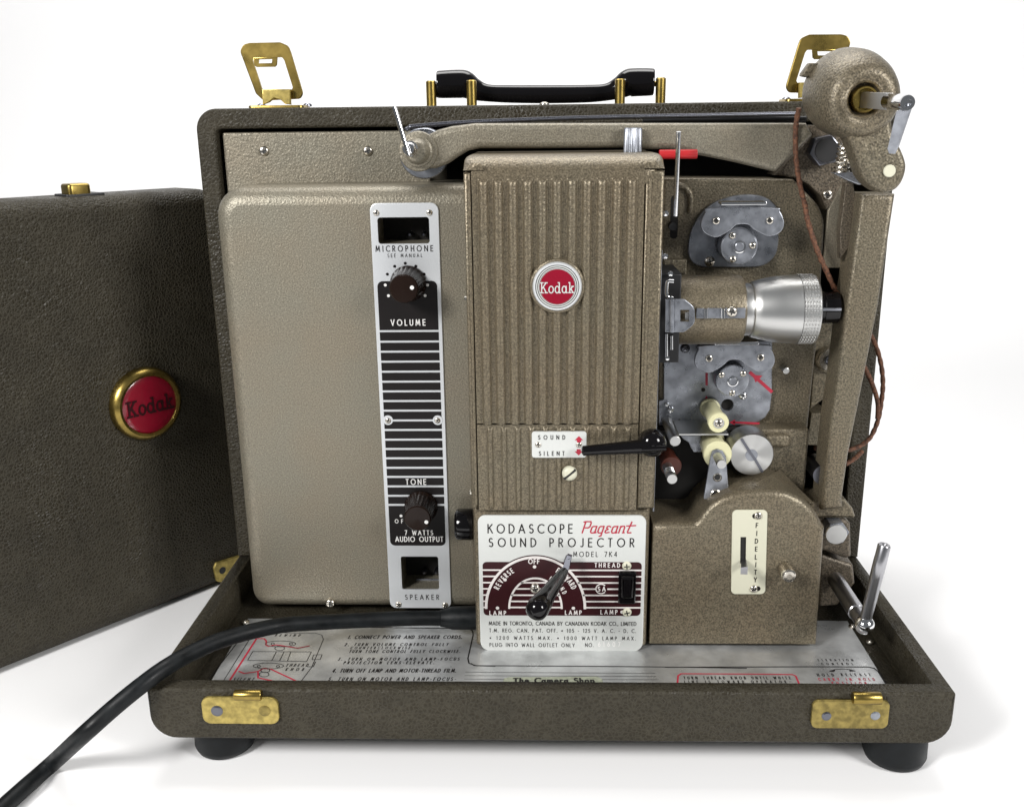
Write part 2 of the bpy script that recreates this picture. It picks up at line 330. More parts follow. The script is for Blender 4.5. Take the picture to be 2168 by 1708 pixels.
PAG = {'P': (.62, [[(.1, 0), (.1, .98)], [(-.04, .94), (.14, .98), (.5, .98), (.56, .86), (.56, .56), (.46, .44), (.1, .44)]]),
 'a': (.5, [[(.4, .56), (.12, .56), (.04, .46), (.04, .1), (.12, 0), (.3, .0), (.4, .12)], [(.4, .58), (.4, 0), (.5, .03)]]),
 'g': (.5, [[(.4, .56), (.12, .56), (.04, .46), (.04, .1), (.12, 0), (.4, .0)], [(.4, .58), (.4, -.25), (.28, -.3)]]),
 'e': (.44, [[(.36, .52), (.26, .58), (.1, .56), (.07, .42), (.22, .31), (.05, .22), (.05, .06), (.14, 0), (.38, .05)]]),
 'n': (.52, [[(.06, 0), (.06, .58)], [(.06, .46), (.18, .58), (.34, .58), (.4, .48), (.4, 0), (.5, .03)]]),
 't': (.46, [[(.22, .95), (.14, .1), (.2, 0), (.44, .02)], [(-.08, .6), (.62, .64)]])}
SHOP = dict(GL)
SHOP.update({'T': (.6, [[(0, .95), (.6, .95)], [(.3, .95), (.3, 0)], [(.15, .03), (.45, .03)]]), 'h': (.5, [[(.06, 0), (.06, 1)], arc(.24, .38, .18, .26, 170, 0, 8)+[(.42, 0)]]),
 'e': (.5, [[(.05, .33), (.45, .33)]+arc(.25, .32, .22, .31, 0, 310, 14)]), 'a': (.5, [arc(.22, .3, .19, .29, 0, 360, 14), [(.43, .62), (.43, 0)]]),
 'm': (.8, [[(.06, 0), (.06, .62)], arc(.22, .42, .16, .2, 170, 0, 8)+[(.38, 0)], arc(.54, .42, .16, .2, 170, 0, 8)+[(.7, 0)]]), 'r': (.36, [[(.06, 0), (.06, .62)], arc(.24, .4, .18, .22, 170, 50, 6)]),
 'o': (.52, [arc(.25, .31, .22, .3, 0, 360, 16)]), 'p': (.52, [[(.06, .62), (.06, -.3)], arc(.26, .31, .21, .3, 0, 360, 16)])})
RC = [0]
def ribbon(mb, pts, w, fn):
    """a stroke of width w; sharp corners start a new strip; successive strips are staggered by a few microns so no two lie in one plane"""
    pts = [V(p) for p in pts]
    pts = [p for i, p in enumerate(pts) if i == 0 or (p-pts[i-1]).length > 1e-5]
    N = len(pts); closed = N > 6 and (pts[0]-pts[-1]).length < 1e-4
    if not closed:
        for i in range(1, N-1):
            if (pts[i]-pts[i-1]).normalized().dot((pts[i+1]-pts[i]).normalized()) < .5:
                ribbon(mb, pts[:i+1], w, fn); ribbon(mb, pts[i:], w, fn); return
    if closed: pts = pts[:-1]; N -= 1
    up = (fn(1, 0)-fn(0, 0)).cross(fn(0, 1)-fn(0, 0)).normalized(); RC[0] += 1; lift = up*((RC[0] % 7)*6e-6); vs = []
    for i in range(N):
        a = pts[i-1] if (i or closed) else None; c = pts[(i+1) % N] if (i < N-1 or closed) else None; b = pts[i]
        e1 = (b-a).normalized() if a is not None else (c-b).normalized(); e2 = (c-b).normalized() if c is not None else e1
        n1, n2 = V((-e1.y, e1.x)), V((-e2.y, e2.x)); nn = (n1+n2)/max(.45, 1+n1.dot(n2)); q = b
        if a is None: q = b-e2*w*.4
        if c is None: q = b+e1*w*.4
        vs += [fn(*(q-nn*w/2))+lift, fn(*(q+nn*w/2))+lift]
    fs = [[2*i, 2*((i+1) % N), 2*((i+1) % N)+1, 2*i+1] for i in range(N if closed else N-1)]
    mb.add(vs, fs, False)
def strlen(s, font, hs): return sum(font[c][0]*hs for c in s)
def txt(mb, s, o, u, v, n, width, cap, w=.13, hs=None, slant=0, font=GL):
    hs = hs or .8; base = strlen(s, font, hs)*cap; gaps = max(1, len(s)-1); tr = (width-base)/gaps
    if tr < .06*cap: hs *= max(.3, (width-gaps*.12*cap)/base); base = strlen(s, font, hs)*cap; tr = (width-base)/gaps
    x = 0
    for c in s:
        g = font[c]
        for st in g[1]: ribbon(mb, [(x+(p[0]*hs+p[1]*slant)*cap, p[1]*cap) for p in st], w*cap, lambda a, b: o+u*a+v*b)
        x += g[0]*hs*cap+tr
def txtpx(mb, s, reg, x0, y0, x1, y1, d, **k):          # on a plane facing the camera side, Y = d
    a, b = P(reg, x0, y1, d), P(reg, x1, y1, d); c = P(reg, x0, y0, d)
    ww = b.x-a.x; txt(mb, s, V((a.x, d, (a.z+b.z)/2)), V((1, 0, 0)), V((0, 0, 1)), None, ww, c.z-a.z, **k)
def txtfl(mb, s, reg, x0, y0, x1, y1, z, **k):           # lying on a horizontal plate
    a, b = PZ(reg, x0, y1, z), PZ(reg, x1, y1, z); c = PZ(reg, x0, y0, z); u = (b-a).normalized(); v = V((-u.y, u.x, 0))
    txt(mb, s, a, u, v, None, (b-a).length, (c-a).dot(v), **k)
def line_fl(mb, reg, pts, z, w): ribbon(mb, [(PZ(reg, x, y, z).x, PZ(reg, x, y, z).y) for x, y in pts], w, lambda a, b: V((a, b, z)))
def line_px(mb, reg, pts, d, w): ribbon(mb, XS(reg, pts, d), w, lambda a, b: V((a, d, b)))
# ------------------------------------------------------------------ things
def thing(name, label, cat, loc=(0, 0, 0)):
    o = bpy.data.objects.new(name, None); COL.link(o); o.location = loc; o['label'] = label; o['category'] = cat; o.empty_display_size = .05; return o
# the white sweep everything stands on
mb = MB(); prof = [(-.60, 0), (.45, 0)]+[(.45+.45*sin(a), .45*(1-cos(a))) for a in [pi/2*i/16 for i in range(1, 17)]]+[(.9, 2.2)]
xs = [-2.4+4.8*i/12 for i in range(13)]
mb.add([(x, y, z) for y, z in prof for x in xs], [[j*13+i, j*13+i+1, (j+1)*13+i+1, (j+1)*13+i] for j in range(len(prof)-1) for i in range(12)])
bd = mb.obj('backdrop', 'white', None); bd['kind'] = 'structure'

PJ = thing('film_projector', 'bronze and grey vintage sound film projector standing open in its dark leatherette carrying case', 'film projector')
RIM, FLOOR, TOP = .047, .027, .3264
# ---- case tray
tray = slab('case_tray', [rpoly([(-.2, .0183), (.2, .0183), (.2, RIM), (-.2, RIM)], [.013, .013, .0012, .0012], 8)], -.153, .278, 'leather', PJ, .0016, 3)
mb = MB(); slabmb(mb, [rrect(-.1915, FLOOR, .1915, .07, .001)], frame(-.1445), .262, 0); ct = mb.obj('cut', 'leather', None); boolean(tray, ct)
for x, y in ((-.1705, -.1315), (.1795, -.137), (-.172, .105), (.172, .105)):
    lathe('foot', [(0, .0132), (.001, .0146), (.004, .0158), (.016, .0155), (.0182, .0150)], (x, y, 0), (0, 0, 1), 'rubber', tray, 40)
for reg, x0, y0, x1, y1, rv, ro in (('K', 475, 578, 918, 730, ((563, 653, 'darksteel'), (838, 653, 'dullbrass')), (664, 530, 820, 592)), ('M', 1032, 728, 1578, 925, ((1135, 835, 'darksteel'), (1480, 832, 'steel')), (1320, 662, 1520, 752))):
    cp = slab('catch_plate', [rr_px(reg, x0, y0, x1, y1, -.1545, 48)], -.1545, .0015, 'brassworn' if reg == 'K' else 'dullbrass', PJ, .0005)
    for x, y, mm in rv:
        r = LEN(reg, 34, x, y, -.155); lathe('rivet', [(0, r), (.0002, r), (.0005, r*.7), (.0006, 0)], P(reg, x, y, -.1545), (0, -1, 0), mm, cp, 24)
    a, b = P(reg, ro[0], (ro[1]+ro[3])/2, -.157), P(reg, ro[2], (ro[1]+ro[3])/2, -.157); b.z = a.z; r = LEN(reg, (ro[3]-ro[1])/2, ro[0], ro[1], -.157)
    lathe('hook_roll', [(0, r*.9), (.0004, r), ((b-a).x-.0004, r), ((b-a).x, r*.9)], a, (1, 0, 0), 'brass', cp, 24)
# ---- instruction plate on the tray floor
zp = FLOOR+.0008
ip = MB(); ip.add([(-.1815, -.143, zp), (.181, -.143, zp), (.181, -.046, zp), (-.1815, -.046, zp), (-.1815, -.143, FLOOR-.001), (.181, -.143, FLOOR-.001), (.181, -.046, FLOOR-.001), (-.1815, -.046, FLOOR-.001)],
                  [[0, 1, 2, 3], [0, 4, 5, 1], [1, 5, 6, 2], [2, 6, 7, 3], [3, 7, 4, 0]], False)
ipo = ip.obj('instruction_plate', 'floorplate', PJ); zt = zp+.0001
mb = MB()
for s, x0, y0, x1, y1 in (('1. CONNECT POWER AND SPEAKER CORDS.', 1318, 213, 1975, 236), ('2. TURN VOLUME CONTROL FULLY', 1300, 258, 1895, 277), ('COUNTERCLOCKWISE.', 1333, 279, 1690, 295),
        ('TURN TONE CONTROL FULLY CLOCKWISE.', 1325, 298, 1965, 317), ('3. TURN ON MOTOR AND LAMP-FOCUS', 1262, 342, 1960, 361), ('PROJECTION LENS-ELEVATE.', 1293, 363, 1815, 382),
        ('4. TURN OFF LAMP AND MOTOR-THREAD FILM.', 1228, 405, 1940, 430), ('5. TURN ON MOTOR AND LAMP-FOCUS-', 1205, 455, 1940, 478), ('FRAME AS NECESSARY', 1240, 480, 1640, 502),
        ('REWIND', 898, 207, 1040, 222), ('THREAD', 960, 377, 1085, 396), ('KNOB', 958, 402, 1060, 420), ('SILENT', 655, 458, 770, 478)):
    txtfl(mb, s, 'K', x0, y0+.22*(y1-y0), x1, y1, zt, w=.15, hs=.5, slant=.12)
for s, x0, y0, x1, y1 in (('ELEVATION', 1080, 430, 1325, 446), ('CONTROL', 1105, 457, 1325, 473), ('HOLD', 1075, 532, 1190, 553), ('RELEASE', 1245, 531, 1450, 550),
        ('TURN THREAD KNOB UNTIL WHITE', 132, 553, 885, 574), ('LINE IS TOWARD OPERATOR~', 136, 581, 890, 600)):
    txtfl(mb, s, 'M', x0, y0+.15*(y1-y0), x1, y1, zt, w=.15, hs=.5)
def wl(reg, pts, w=.0005, m_=None): line_fl(m_ or mb, reg, pts, zt, w)
wl('K', [(1400, 170), (2010, 178), (2038, 190), (2042, 215), (2012, 350), (2018, 378), (2060, 392), (2168, 395)], .0007)
wl('L', [(100, 640), (130, 660), (1500, 668), (2160, 676), (2780, 686)], .0007)
wl('M', [(0, 490), (1000, 487), (1430, 488), (1470, 497), (1500, 520), (1555, 608)], .0008)
for q in range(4): wl('L', [(45-5*q, 723+34*q), (1890+9*q, 735+31*q)], .0003)
wl('K', [(900, 202), (1130, 204), (1168, 215), (1178, 240), (1110, 400), (1050, 480)], .0004); wl('K', [(710, 222), (515, 470)], .0006); wl('K', [(760, 225), (600, 480)], .0004)
wl('K', [(770, 310), (740, 360), (1080, 368), (1108, 312), (770, 310)], .0004); wl('K', [(905, 312), (880, 362)], .0004); wl('K', [(950, 312), (925, 364)], .0004); wl('K', [(990, 312), (970, 364)], .0004)
wl('K', [(1120, 330), (1170, 328), (1160, 355), (1112, 357), (1120, 330)], .0004); wl('K', [(1085, 398), (1118, 398), (1132, 370)], .0005)
for cx, cy, rx, ry in ((930, 266, 88, 17), (885, 266, 9, 6), (990, 266, 9, 6), (925, 291, 28, 13), (860, 393, 88, 17), (805, 396, 9, 6), (915, 396, 9, 6), (842, 418, 26, 13), (835, 442, 28, 14)):
    wl('K', [(cx+rx*cos(t), cy+ry*sin(t)) for t in [2*pi*i/20 for i in range(21)]], .0004)
wl('M', [(1160, 516), (1200, 505), (1250, 502), (1300, 506), (1335, 516)], .0005)
for t in ([(1150, 520), (1200, 506), (1190, 522)], [(1343, 518), (1295, 505), (1300, 520)]): mb.add([PZ('M', x, y, zt) for x, y in t], [[0, 1, 2]], False)
mb.obj('lettering', 'ink', ipo, None)
mb = MB()
for s, x0, y0, x1, y1 in (('CARRY IN HOLD', 1085, 564, 1480, 584), ('POSITION', 1180, 591, 1420, 608)): txtfl(mb, s, 'M', x0, y0+.15*(y1-y0), x1, y1, zt, w=.15, hs=.5)
wl('M', [(82, 625), (88, 550), (110, 536), (700, 539), (895, 542), (918, 552), (950, 625)], .0009, mb)
mb.obj('red_lettering', 'redink', ipo, None); mb = MB()
wl('K', [(790, 238), (640, 472)], .0011, mb); wl('K', [(800, 236), (835, 236), (848, 250), (845, 272), (860, 280), (905, 272), (960, 280), (1030, 291), (1095, 278)], .0009, mb)
wl('K', [(690, 425), (720, 437), (770, 430), (800, 425), (830, 408), (870, 410), (1020, 480)], .0009, mb); wl('K', [(800, 428), (800, 462), (900, 482)], .0009, mb)
mb.obj('threading_diagram', 'redink', ipo, None)
st = [PZ('L', x, y, zt+.0002) for x, y in ((420, 785), (470, 772), (900, 770), (1330, 767), (1375, 790), (1390, 860), (1370, 900), (420, 900), (405, 850))]
mb = MB(); mb.add(st, [list(range(len(st)))], False); stk = mb.obj('dealer_sticker', 'sticker', PJ, None)
mb = MB(); txtfl(mb, 'The Camera Shop', 'L', 515, 782, 1300, 828, zt+.0004, w=.2, font=SHOP); mb.obj('lettering', 'ink', stk, None)
mb = MB()
for reg, x, y in (('F', 1650, 1112), ('F', 1780, 1225), ('K', 728, 143)):
    p = PZ(reg, x, y, zp); lathemb(mb, [(0, .0024), (.0008, .0022), (.0014, .001), (.0015, 0)], p, (0, 0, 1), 16)
    mb.obj('screw', 'nickel', ipo); mb = MB()
# ---- back half of the case
def arch(r_out, w):
    o_ = rpoly([(-.2, RIM+.0004), (.2, RIM+.0004), (.2, TOP), (-.2, TOP)], [0, 0, r_out, r_out], 8)
    i = rpoly([(.2-w, RIM+.0004), (.2-w, TOP-w), (-.2+w, TOP-w), (-.2+w, RIM+.0004)], [0, .003, .003, 0], 4)
    return o_[:1]+i[::-1][0:0]+[o_[1]]+o_[2:], i
o_, i_ = arch(.012, .0112)
lp = [(-.2, RIM+.0004)]+[(x, z) for x, z in i_[::-1]]+[(.2, RIM+.0004)]+[p for p in o_ if p[1] > RIM+.01]
shell = slab('case_shell', [lp], 0, .125, 'leather', PJ, .0016, 3)
box('lining', (-.1945, .112, RIM+.001), (.1945, .1225, TOP-.005), 'void', shell, 0)
# ---- latches
def latch(mirror, ox):
    y = .018; o = V((ox, 0, TOP))
    a0 = X2('A', 775, 690, y)
    def T(pts): return [((x-a0[0])*mirror+ox, z-a0[1]+TOP) for x, z in XS('A', pts, y)]
    out = T([(440, 205), (470, 150), (520, 136), (780, 130), (850, 160), (872, 215), (975, 560), (955, 610), (640, 625), (575, 565)])
    inn = T([(545, 270), (575, 262), (800, 258), (818, 285), (895, 530), (640, 560)])
    if mirror < 0: out = out[::-1]; inn = inn[::-1]
    L = slab('latch', [rpoly(out, .0036, 6), rpoly(inn, .0014, 4)], y, .0016, 'brass', PJ, .0005)
    tab = T([(560, 262), (765, 258), (760, 325), (745, 340), (590, 342), (570, 330)]); hole = T([(610, 278), (722, 275), (718, 308), (606, 311)])
    slab('hook_tab', [tab[::mirror], hole[::mirror]], y-.0015, .001, 'brass', L, .0003)
    br = T([(645, 530), (880, 530), (885, 660), (840, 655), (800, 620), (745, 605), (705, 640), (650, 660)])
    slab('hinge_bracket', [br[::mirror]], y-.004, .0025, 'brassworn', L, .0005)
    x0, x1 = sorted((T([(540, 690)])[0][0], T([(1005, 690)])[0][0]))
    mb = MB(); slabmb(mb, [rrect(x0, .010, x1, .030, .003)], (V((0, 0, TOP+.0016)), V((1, 0, 0)), V((0, 1, 0)), V((0, 0, 1))), .0016, .0005); mb.obj('base_plate', 'brass', L)
    for k in (0, 1):
        lathe('rivet', [(0, .0026), (.0012, .0024), (.002, .0012), (.0021, 0)], ((x0 if k else x1)+(.004 if k else -.001)*1, .026, TOP+.001), (0, 0, 1), 'darksteel', L, 16)
latch(1, X2('A', 775, 690, .018)[0]); latch(-1, X2('d', 1716, 215, .018)[0])
# ---- carry handle
hy = .055
hp = [(228, 185, 92), (236, 185, 104), (400, 180, 108), (450, 190, 104), (520, 225, 84), (620, 252, 66), (800, 260, 68), (1080, 262, 70), (1400, 258, 68), (1560, 246, 66), (1660, 212, 84), (1730, 175, 104), (1780, 168, 108), (1922, 165, 104), (1930, 165, 92)]
pp = [P('B', x, y, hy) for x, y, r in hp]; rr = [LEN('B', r, x, y, hy) for x, y, r in hp]
q = spl([(p.x, p.z, r) for p, r in zip(pp, rr)], 5, False)
hd = tube('carry_handle', [V((p.x, hy, p.y)) for p in q], [p.z for p in q], 'bake', PJ, 28)
for x, yt, dy in ((169, 155, -.006), (490, 150, -.016), (1672, 140, -.016), (1996, 130, -.006)):
    p = P('B', x, yt, hy+dy); r = LEN('B', 40, x, yt, hy); h = p.z-TOP
    lathe('post', [(0, r), (h-.0006, r), (h, r*.8)], (p.x, p.y, TOP), (0, 0, 1), 'brass', hd, 24)
for x0, x1, y in ((190, 240, 200), (1920, 1975, 180)):
    a, b = P('B', x0, y, hy), P('B', x1, y, hy); tube('pin', [a, b], .0016, 'brass', hd, 12)
lathe('rivet', [(0, .003), (.001, .0027), (.0018, .001), (.0019, 0)], (P('B', 1070, 335, .02).x, .02, TOP), (0, 0, 1), 'nickel', shell, 20)
# ---- upper grey panel and amplifier housing
x0 = X2('d', 470, 282, .004)[0]
up = slab('upper_panel', [rrect(x0, .24, -.066, X2('d', 480, 281, .004)[1], .001)], .004, .1, 'hammer', PJ, .0012, 3)
for x in (645, 1525): screw('A', x, 1048, .004, 43, up)
AY = -.04
amp = slab('amplifier_housing', [rpoly([(-.1812, .0305), (-.034, .0305), (-.034, .2845), (-.1812, .2845)], [.011, .011, .011, .016], 8), rr_px('H', 228, 262, 745, 527, AY, 20), rr_px('J', 430, 955, 806, 1285, AY, 20)], AY, .055, 'hammer', PJ, .0095, 6)
screw('d', 699, 1277, AY, 10, amp)
CY = AY-.0009
cpl, cpr = [(X2('d', 780, 440, CY)[0]+X2('d', 828, 1280, CY)[0])/2, (X2('d', 923, 440, CY)[0]+X2('d', 960, 1280, CY)[0])/2]
cpt, cpb = X2('d', 850, 430, CY)[1], X2('d', 890, 1287, CY)[1]
cp = slab('control_panel', [rrect(cpl, cpb, cpr, cpt, .0042), rr_px('H', 228, 262, 745, 527, CY, 30)[::-1], rr_px('J', 430, 955, 803, 1285, CY, 22)[::-1]], CY, .0011, 'ano', PJ, .0003)
zz = lambda reg, y: X2(reg, 500, y, CY)[1]
bl, brr = cpl+.0021, cpr-.0021
lines = [-103, 2, 102, 202, 302, 402, 499, 596, 692, 790, 885, 982, 1075, 1168, 1263, 1354, 1449, 1543, 1634]
sh = [rpoly([(bl, zz('I', -113)), (brr, zz('I', -113)), (brr, zz('H', 900)), (bl, zz('H', 900))], [0, 0, .003, .003])]
for a, b in zip(lines[:-1], lines[1:]): sh.append(rect(bl, zz('I', b-10), brr, zz('I', a+10)))
sh.append(rpoly([(bl, zz('J', 845)), (brr, zz('J', 845)), (brr, zz('I', 1644)), (bl, zz('I', 1644))], [.003, .003, 0, 0]))
PY = CY-.00012
dots = [circ(*X2('H', x, y, PY), LEN('H', 15, x, y, PY), 16) for x, y in ((324, 832), (397, 753), (503, 723), (609, 752), (692, 832))]
decal('black_bands', sh+dots, PY, 'ink', cp)
def lettering(items, y, mt, parent):
    mb = MB()
    for t_, reg, a, w_ in items: txtpx(mb, t_, reg, *a, y, w=w_)
    return mb.obj('lettering', mt, parent, None)
lettering([('MICROPHONE', 'H', (210, 548, 780, 603), .15), ('SEE MANUAL', 'H', (328, 628, 672, 661), .13)], PY, 'ink', cp)
lettering([('SPEAKER', 'J', (470, 1338, 805, 1384), .14)], PY, 'ink', cp)
TY = PY-.00012
for it in ([('VOLUME', 'H', (363, 1287, 703, 1343), .17)], [('TONE', 'I', (513, 1379, 710, 1431), .17)], [('OFF', 'J', (368, 584, 492, 620), .17)],
           [('7 WATTS', 'J', (467, 695, 745, 738), .17), ('AUDIO OUTPUT', 'J', (373, 758, 845, 805), .17)]): lettering(it, TY, 'whiteink', cp)
decal('dial_dots', [circ(*X2(reg, x, y, TY), LEN(reg, 15, x, y, TY), 16) for reg, x, y in (('H', 303, 940), ('H', 335, 1047), ('H', 727, 940), ('H', 702, 1046))], TY, 'whiteink', cp)
decal('off_dot', [circ(*X2('J', 426, 549, TY), LEN('J', 15, 426, 549, TY), 16)], TY, 'whiteink', cp)
for x in (330, 828): decal('silver_ring', [circ(*X2('I', x, 788, TY), LEN('I', 50, x, 788, TY), 28)], TY, 'ano', cp)
for reg, x, y in (('H', 213, 219), ('H', 745, 215), ('I', 332, 793), ('I', 826, 791), ('J', 402, 1433), ('J', 868, 1440)): screw(reg, x, y, CY, 31, cp)
# sockets behind the two openings
for nm, r4 in (('microphone_socket', ('H', 228, 262, 745, 527)), ('speaker_socket', ('J', 430, 955, 806, 1285))):
    lp = rr_px(r4[0], *r4[1:], AY, 0); x0, x1 = min(p[0] for p in lp)-.002, max(p[0] for p in lp)+.002; z0, z1 = min(p[1] for p in lp)-.002, max(p[1] for p in lp)+.002
    so = box(nm, (x0, AY+.0200, z0), (x1, AY+.0235, z1), 'void', cp, .0005)
    if nm[0] == 's':
        slab('metal_tab', [rr_px('J', 580, 1183, 806, 1300, AY+.012, 8)], AY+.012, .001, 'steel', so, .0002)
        lathe('tab_rivet', [(0, .0024), (.0012, .002), (.0018, .001), (.002, 0)], P('J', 722, 1240, AY+.012), (0, -1, 0), 'black', so, 20)
    for x in ((545, 685) if nm[0] == 'm' else (655, 775)):
        p = P(r4[0], x, 440 if nm[0] == 'm' else 1130, AY+.012); lathe('socket_pin', [(0, .0014), (.006, .0014), (.007, .0006)], p+V((0, .008, 0)), (0, -1, 0), 'darksteel', so, 14)
# knobs
def knob(reg, x, y, rpx, dot, L=.0185):
    d = CY-.0006-L; c = P(reg, x, y, d); r = LEN(reg, rpx, x, y, d)
    fl = lambda t, h: 1-.045*(1+cos(22*t))*.5*(1 if .002 < h < L-.0025 else 0)
    k = lathe('control_knob', [(0, r*1.28), (.0012, r*1.28), (.0022, r*1.22), (.004, r*1.14), (L*.6, r*1.06), (L-.0026, r*1.02), (L-.0022, r*1.0), (L-.0008, r), (L, r*.92), (L+.0004, 0)], c+V((0, L, 0)), (0, -1, 0), 'knob', PJ, 132, fl, 30)
    lathe('pointer_dot', [(0, .0011), (.0004, .0011), (.0005, 0)], P(reg, *dot, d-.0003), (0, -1, 0), 'whiteink', k, 20)
    return k
knob('H', 488, 980, 146, (571, 965)); knob('J', 590, 578, 134, (680, 609))
wx = X2('J', 960, 680, -.058); wx2 = X2('J', 1142, 680, -.058)
lathe('thumb_wheel', [(0, .0070), (.0008, .0086), (.0018, .0092), (.0095, .0092), (.0105, .0088), (wx2[0]-wx[0], .0088)], (wx[0], -.052, wx[1]+.0004), (1, 0, 0), 'bake', PJ, 48)
# ---- lamp house
LY = -.085; lx0, lx1 = -.0400, .0588; lt, lb = .3012, .1152
def rib_panel(name, x0, x1, z0, z1, xs, hw, amp_, yf, r0, r1, parent, mt='bronze', ends=(.0, .0)):
    nx = int((x1-x0)/.0002); gx = [x0+(x1-x0)*i/nx for i in range(nx+1)]
    zs = [z0]; z = z0
    gz = sorted(set([z0, z1]+[z0+(z1-z0)*i/24 for i in range(25)]+[r0+.0035*i/8 for i in range(9)]+[r1-.0035*i/8 for i in range(9)]+[r1+.0003, r0-.0003])); gz = [z for z in gz if z0 <= z <= z1]
    def h(x, z):
        if not r0 <= z <= r1: return 0
        e = min(1, (z-r0)/.003, (r1-z)/.003); e = math.sqrt(max(0, 1-(1-e)**2)); b = 0
        for c in xs:
            t = abs(x-c)/hw
            if t < 1: b = max(b, math.sqrt(1-t*t)**1.15)
        return amp_*b*e
    mb = MB(); n = len(gx)
    mb.add([(x, yf-h(x, z), z) for z in gz for x in gx], [[j*n+i, j*n+i+1, (j+1)*n+i+1, (j+1)*n+i] for j in range(len(gz)-1) for i in range(n-1)])
    k = .006
    for a, b in (((x0, z0), (x1, z0)), ((x1, z0), (x1, z1)), ((x1, z1), (x0, z1)), ((x0, z1), (x0, z0))):
        mb.add([(a[0], yf, a[1]), (b[0], yf, b[1]), (b[0], yf+k, b[1]), (a[0], yf+k, a[1])], [[0, 3, 2, 1]], False)
    return mb.obj(name, mt, parent, None)
dx0, dx1 = X2('O', 228, 700, LY)[0]-.0004, X2('O', 1518, 700, LY)[0]+.0012
zseam = X2('d', 1180, 897, LY)[1]; ztop = X2('O', 900, 262, LY)[1]
# carcass behind the doors, with the two side strips and the curved top
lh = slab('lamp_house', [rrect(lx0, lb, lx1, ztop-.0004, .001)], LY+.0030, .080, 'bronze', PJ, .002, 3)
slab('side_strip', [rect(lx0, lb+.0006, dx0-.0004, ztop-.0006)], LY, .0028, 'bronze', lh, .0016, 3)
slab('side_strip', [rect(dx1+.0004, lb+.0006, lx1, ztop-.0006)], LY, .0028, 'bronze', lh, .0016, 3)
for a in (lx0+.0026, dx1+.0028):
    mb = MB(); tubemb(mb, [V((a, LY+.0002, z)) for z in (lb+.003, ztop-.004)], .0009, 12); mb.obj('side_rib', 'bronze', lh)
# top: rounded at the sides and, with a growing radius, at the front
lp = rpoly([(lx0, ztop+.0004), (lx1, ztop+.0004), (lx1, lt), (lx0, lt)], [0, 0, .0125, .0125], 12); lp = lp[:2]+[(lx1, ztop+.001)]+lp[2:]+[(lx0, ztop+.001)]
slab('top_cap', [lp], LY, .078, 'bronze', lh, [.0001 if z < ztop+.0006 else .0016+.0125*min(1, (z-ztop)/(lt-ztop)) for x, z in lp], 8)
xs_ = [X2('O', x, 900, LY)[0] for x in (312, 424, 535, 647, 758, 870, 985, 1097, 1210, 1325, 1436)]
rib_panel('lamp_door', dx0, dx1, zseam+.0004, ztop+.0002, xs_, .0025, .0024, LY-.0002, zseam-.01, X2('O', 900, 325, LY)[1], lh)
xs_ = [X2('R', x, 700, LY)[0] for x in (202, 344, 484, 622, 762, 900, 1040, 1176, 1312, 1450, 1594)]
rib_panel('lower_door', dx0, dx1, lb, zseam-.0004, xs_, .0015, .0015, LY-.0002, X2('R', 700, 1085, LY)[1], X2('R', 700, 245, LY)[1], lh)
p = P('O', 1455, 60, -.045); lathe('knurled_knob', [(0, .0048), (.0155, .0048), (.0162, .0044), (.0163, 0)], (p.x, -.045, lt-.004), (0, 0, 1), 'steel', lh, 96, lambda t, h: 1-.05*(cos(32*t) > 0))
for reg, x, y in (('I', 1160, 1592), ('d', 1003, 640)): lathe('side_stud', [(-.003, .0011), (.0004, .0011), (.0010, .0007), (.0012, 0)], V((lx0-.0009, LY+.012, P(reg, x, y, LY).z)), (0, -1, 0), 'nickel', lh, 16)
# round badge
bc = X2('O', 873, 1150, LY-.002); k = LEN('O', 1, 873, 1150, LY)
bd_ = lathe('round_badge', [(-.002, 212*k), (.0015, 212*k), (.0022, 206*k), (.0025, 194*k)], (bc[0], LY-.001, bc[1]), (0, -1, 0), 'bronze', PJ, 64)
lathe('badge_rim', [(0, 193*k), (.0012, 190*k), (.0022, 180*k), (.0024, 168*k), (.0022, 150*k), (.0021, 130*k)], (bc[0], LY-.0022, bc[1]), (0, -1, 0), 'ano', bd_, 64)
by = LY-.0022-.0022-.00025
ringl = lambda r0, r1: [circ(*bc, r1*k, 56), circ(*bc, r0*k, 56)[::-1]]
decal('badge_face', [circ(*bc, 172*k, 56)], by+.0001, 'plate', bd_)
decal('badge_rings', [ringl(162, 167), ringl(147, 152), ringl(137, 139)], by, 'ink', bd_)
decal('enamel_disc', [circ(*bc, 134*k, 56)], by-.0001, 'enamel', bd_)
mb = MB(); txt(mb, 'Kodak', V((bc[0]-129*k, by-.0003, bc[1]-48*k)), V((1, 0, 0)), V((0, 0, 1)), None, 258*k, 82*k, w=.105, hs=1, font=KOD); mb.obj('lettering', 'plate', bd_, None)
# sound / silent plate and lever
sy = LY-.0022
sp = slab('speed_plate', [rr_px('R', 622, 295, 1183, 563, sy, 28)], sy, .0012, 'plate', PJ, .0003)
mb = MB(); txtpx(mb, 'SOUND', 'R', 690, 333, 962, 373, sy-.00012, w=.17); txtpx(mb, 'SILENT', 'R', 698, 498, 955, 538, sy-.00012, w=.17); mb.obj('lettering', 'ink', sp, None)
decal('red_arrows', [XS('R', t, sy-.00012) for t in ([(1105, 340), (1148, 382), (1128, 382), (1128, 402), (1084, 402), (1084, 382), (1062, 382)], [(1103, 538), (1142, 496), (1124, 496), (1124, 474), (1082, 474), (1082, 496), (1060, 496)])], sy-.00012, 'redink', sp)
screw('R', 688, 428, sy, 31, sp); screw('R', 1105, 428, sy, 31, sp)
ly = -.0935
a, b = P('R', 1150, 490, ly+.001), P('R', 1840, 440, ly-.002); mb = MB()
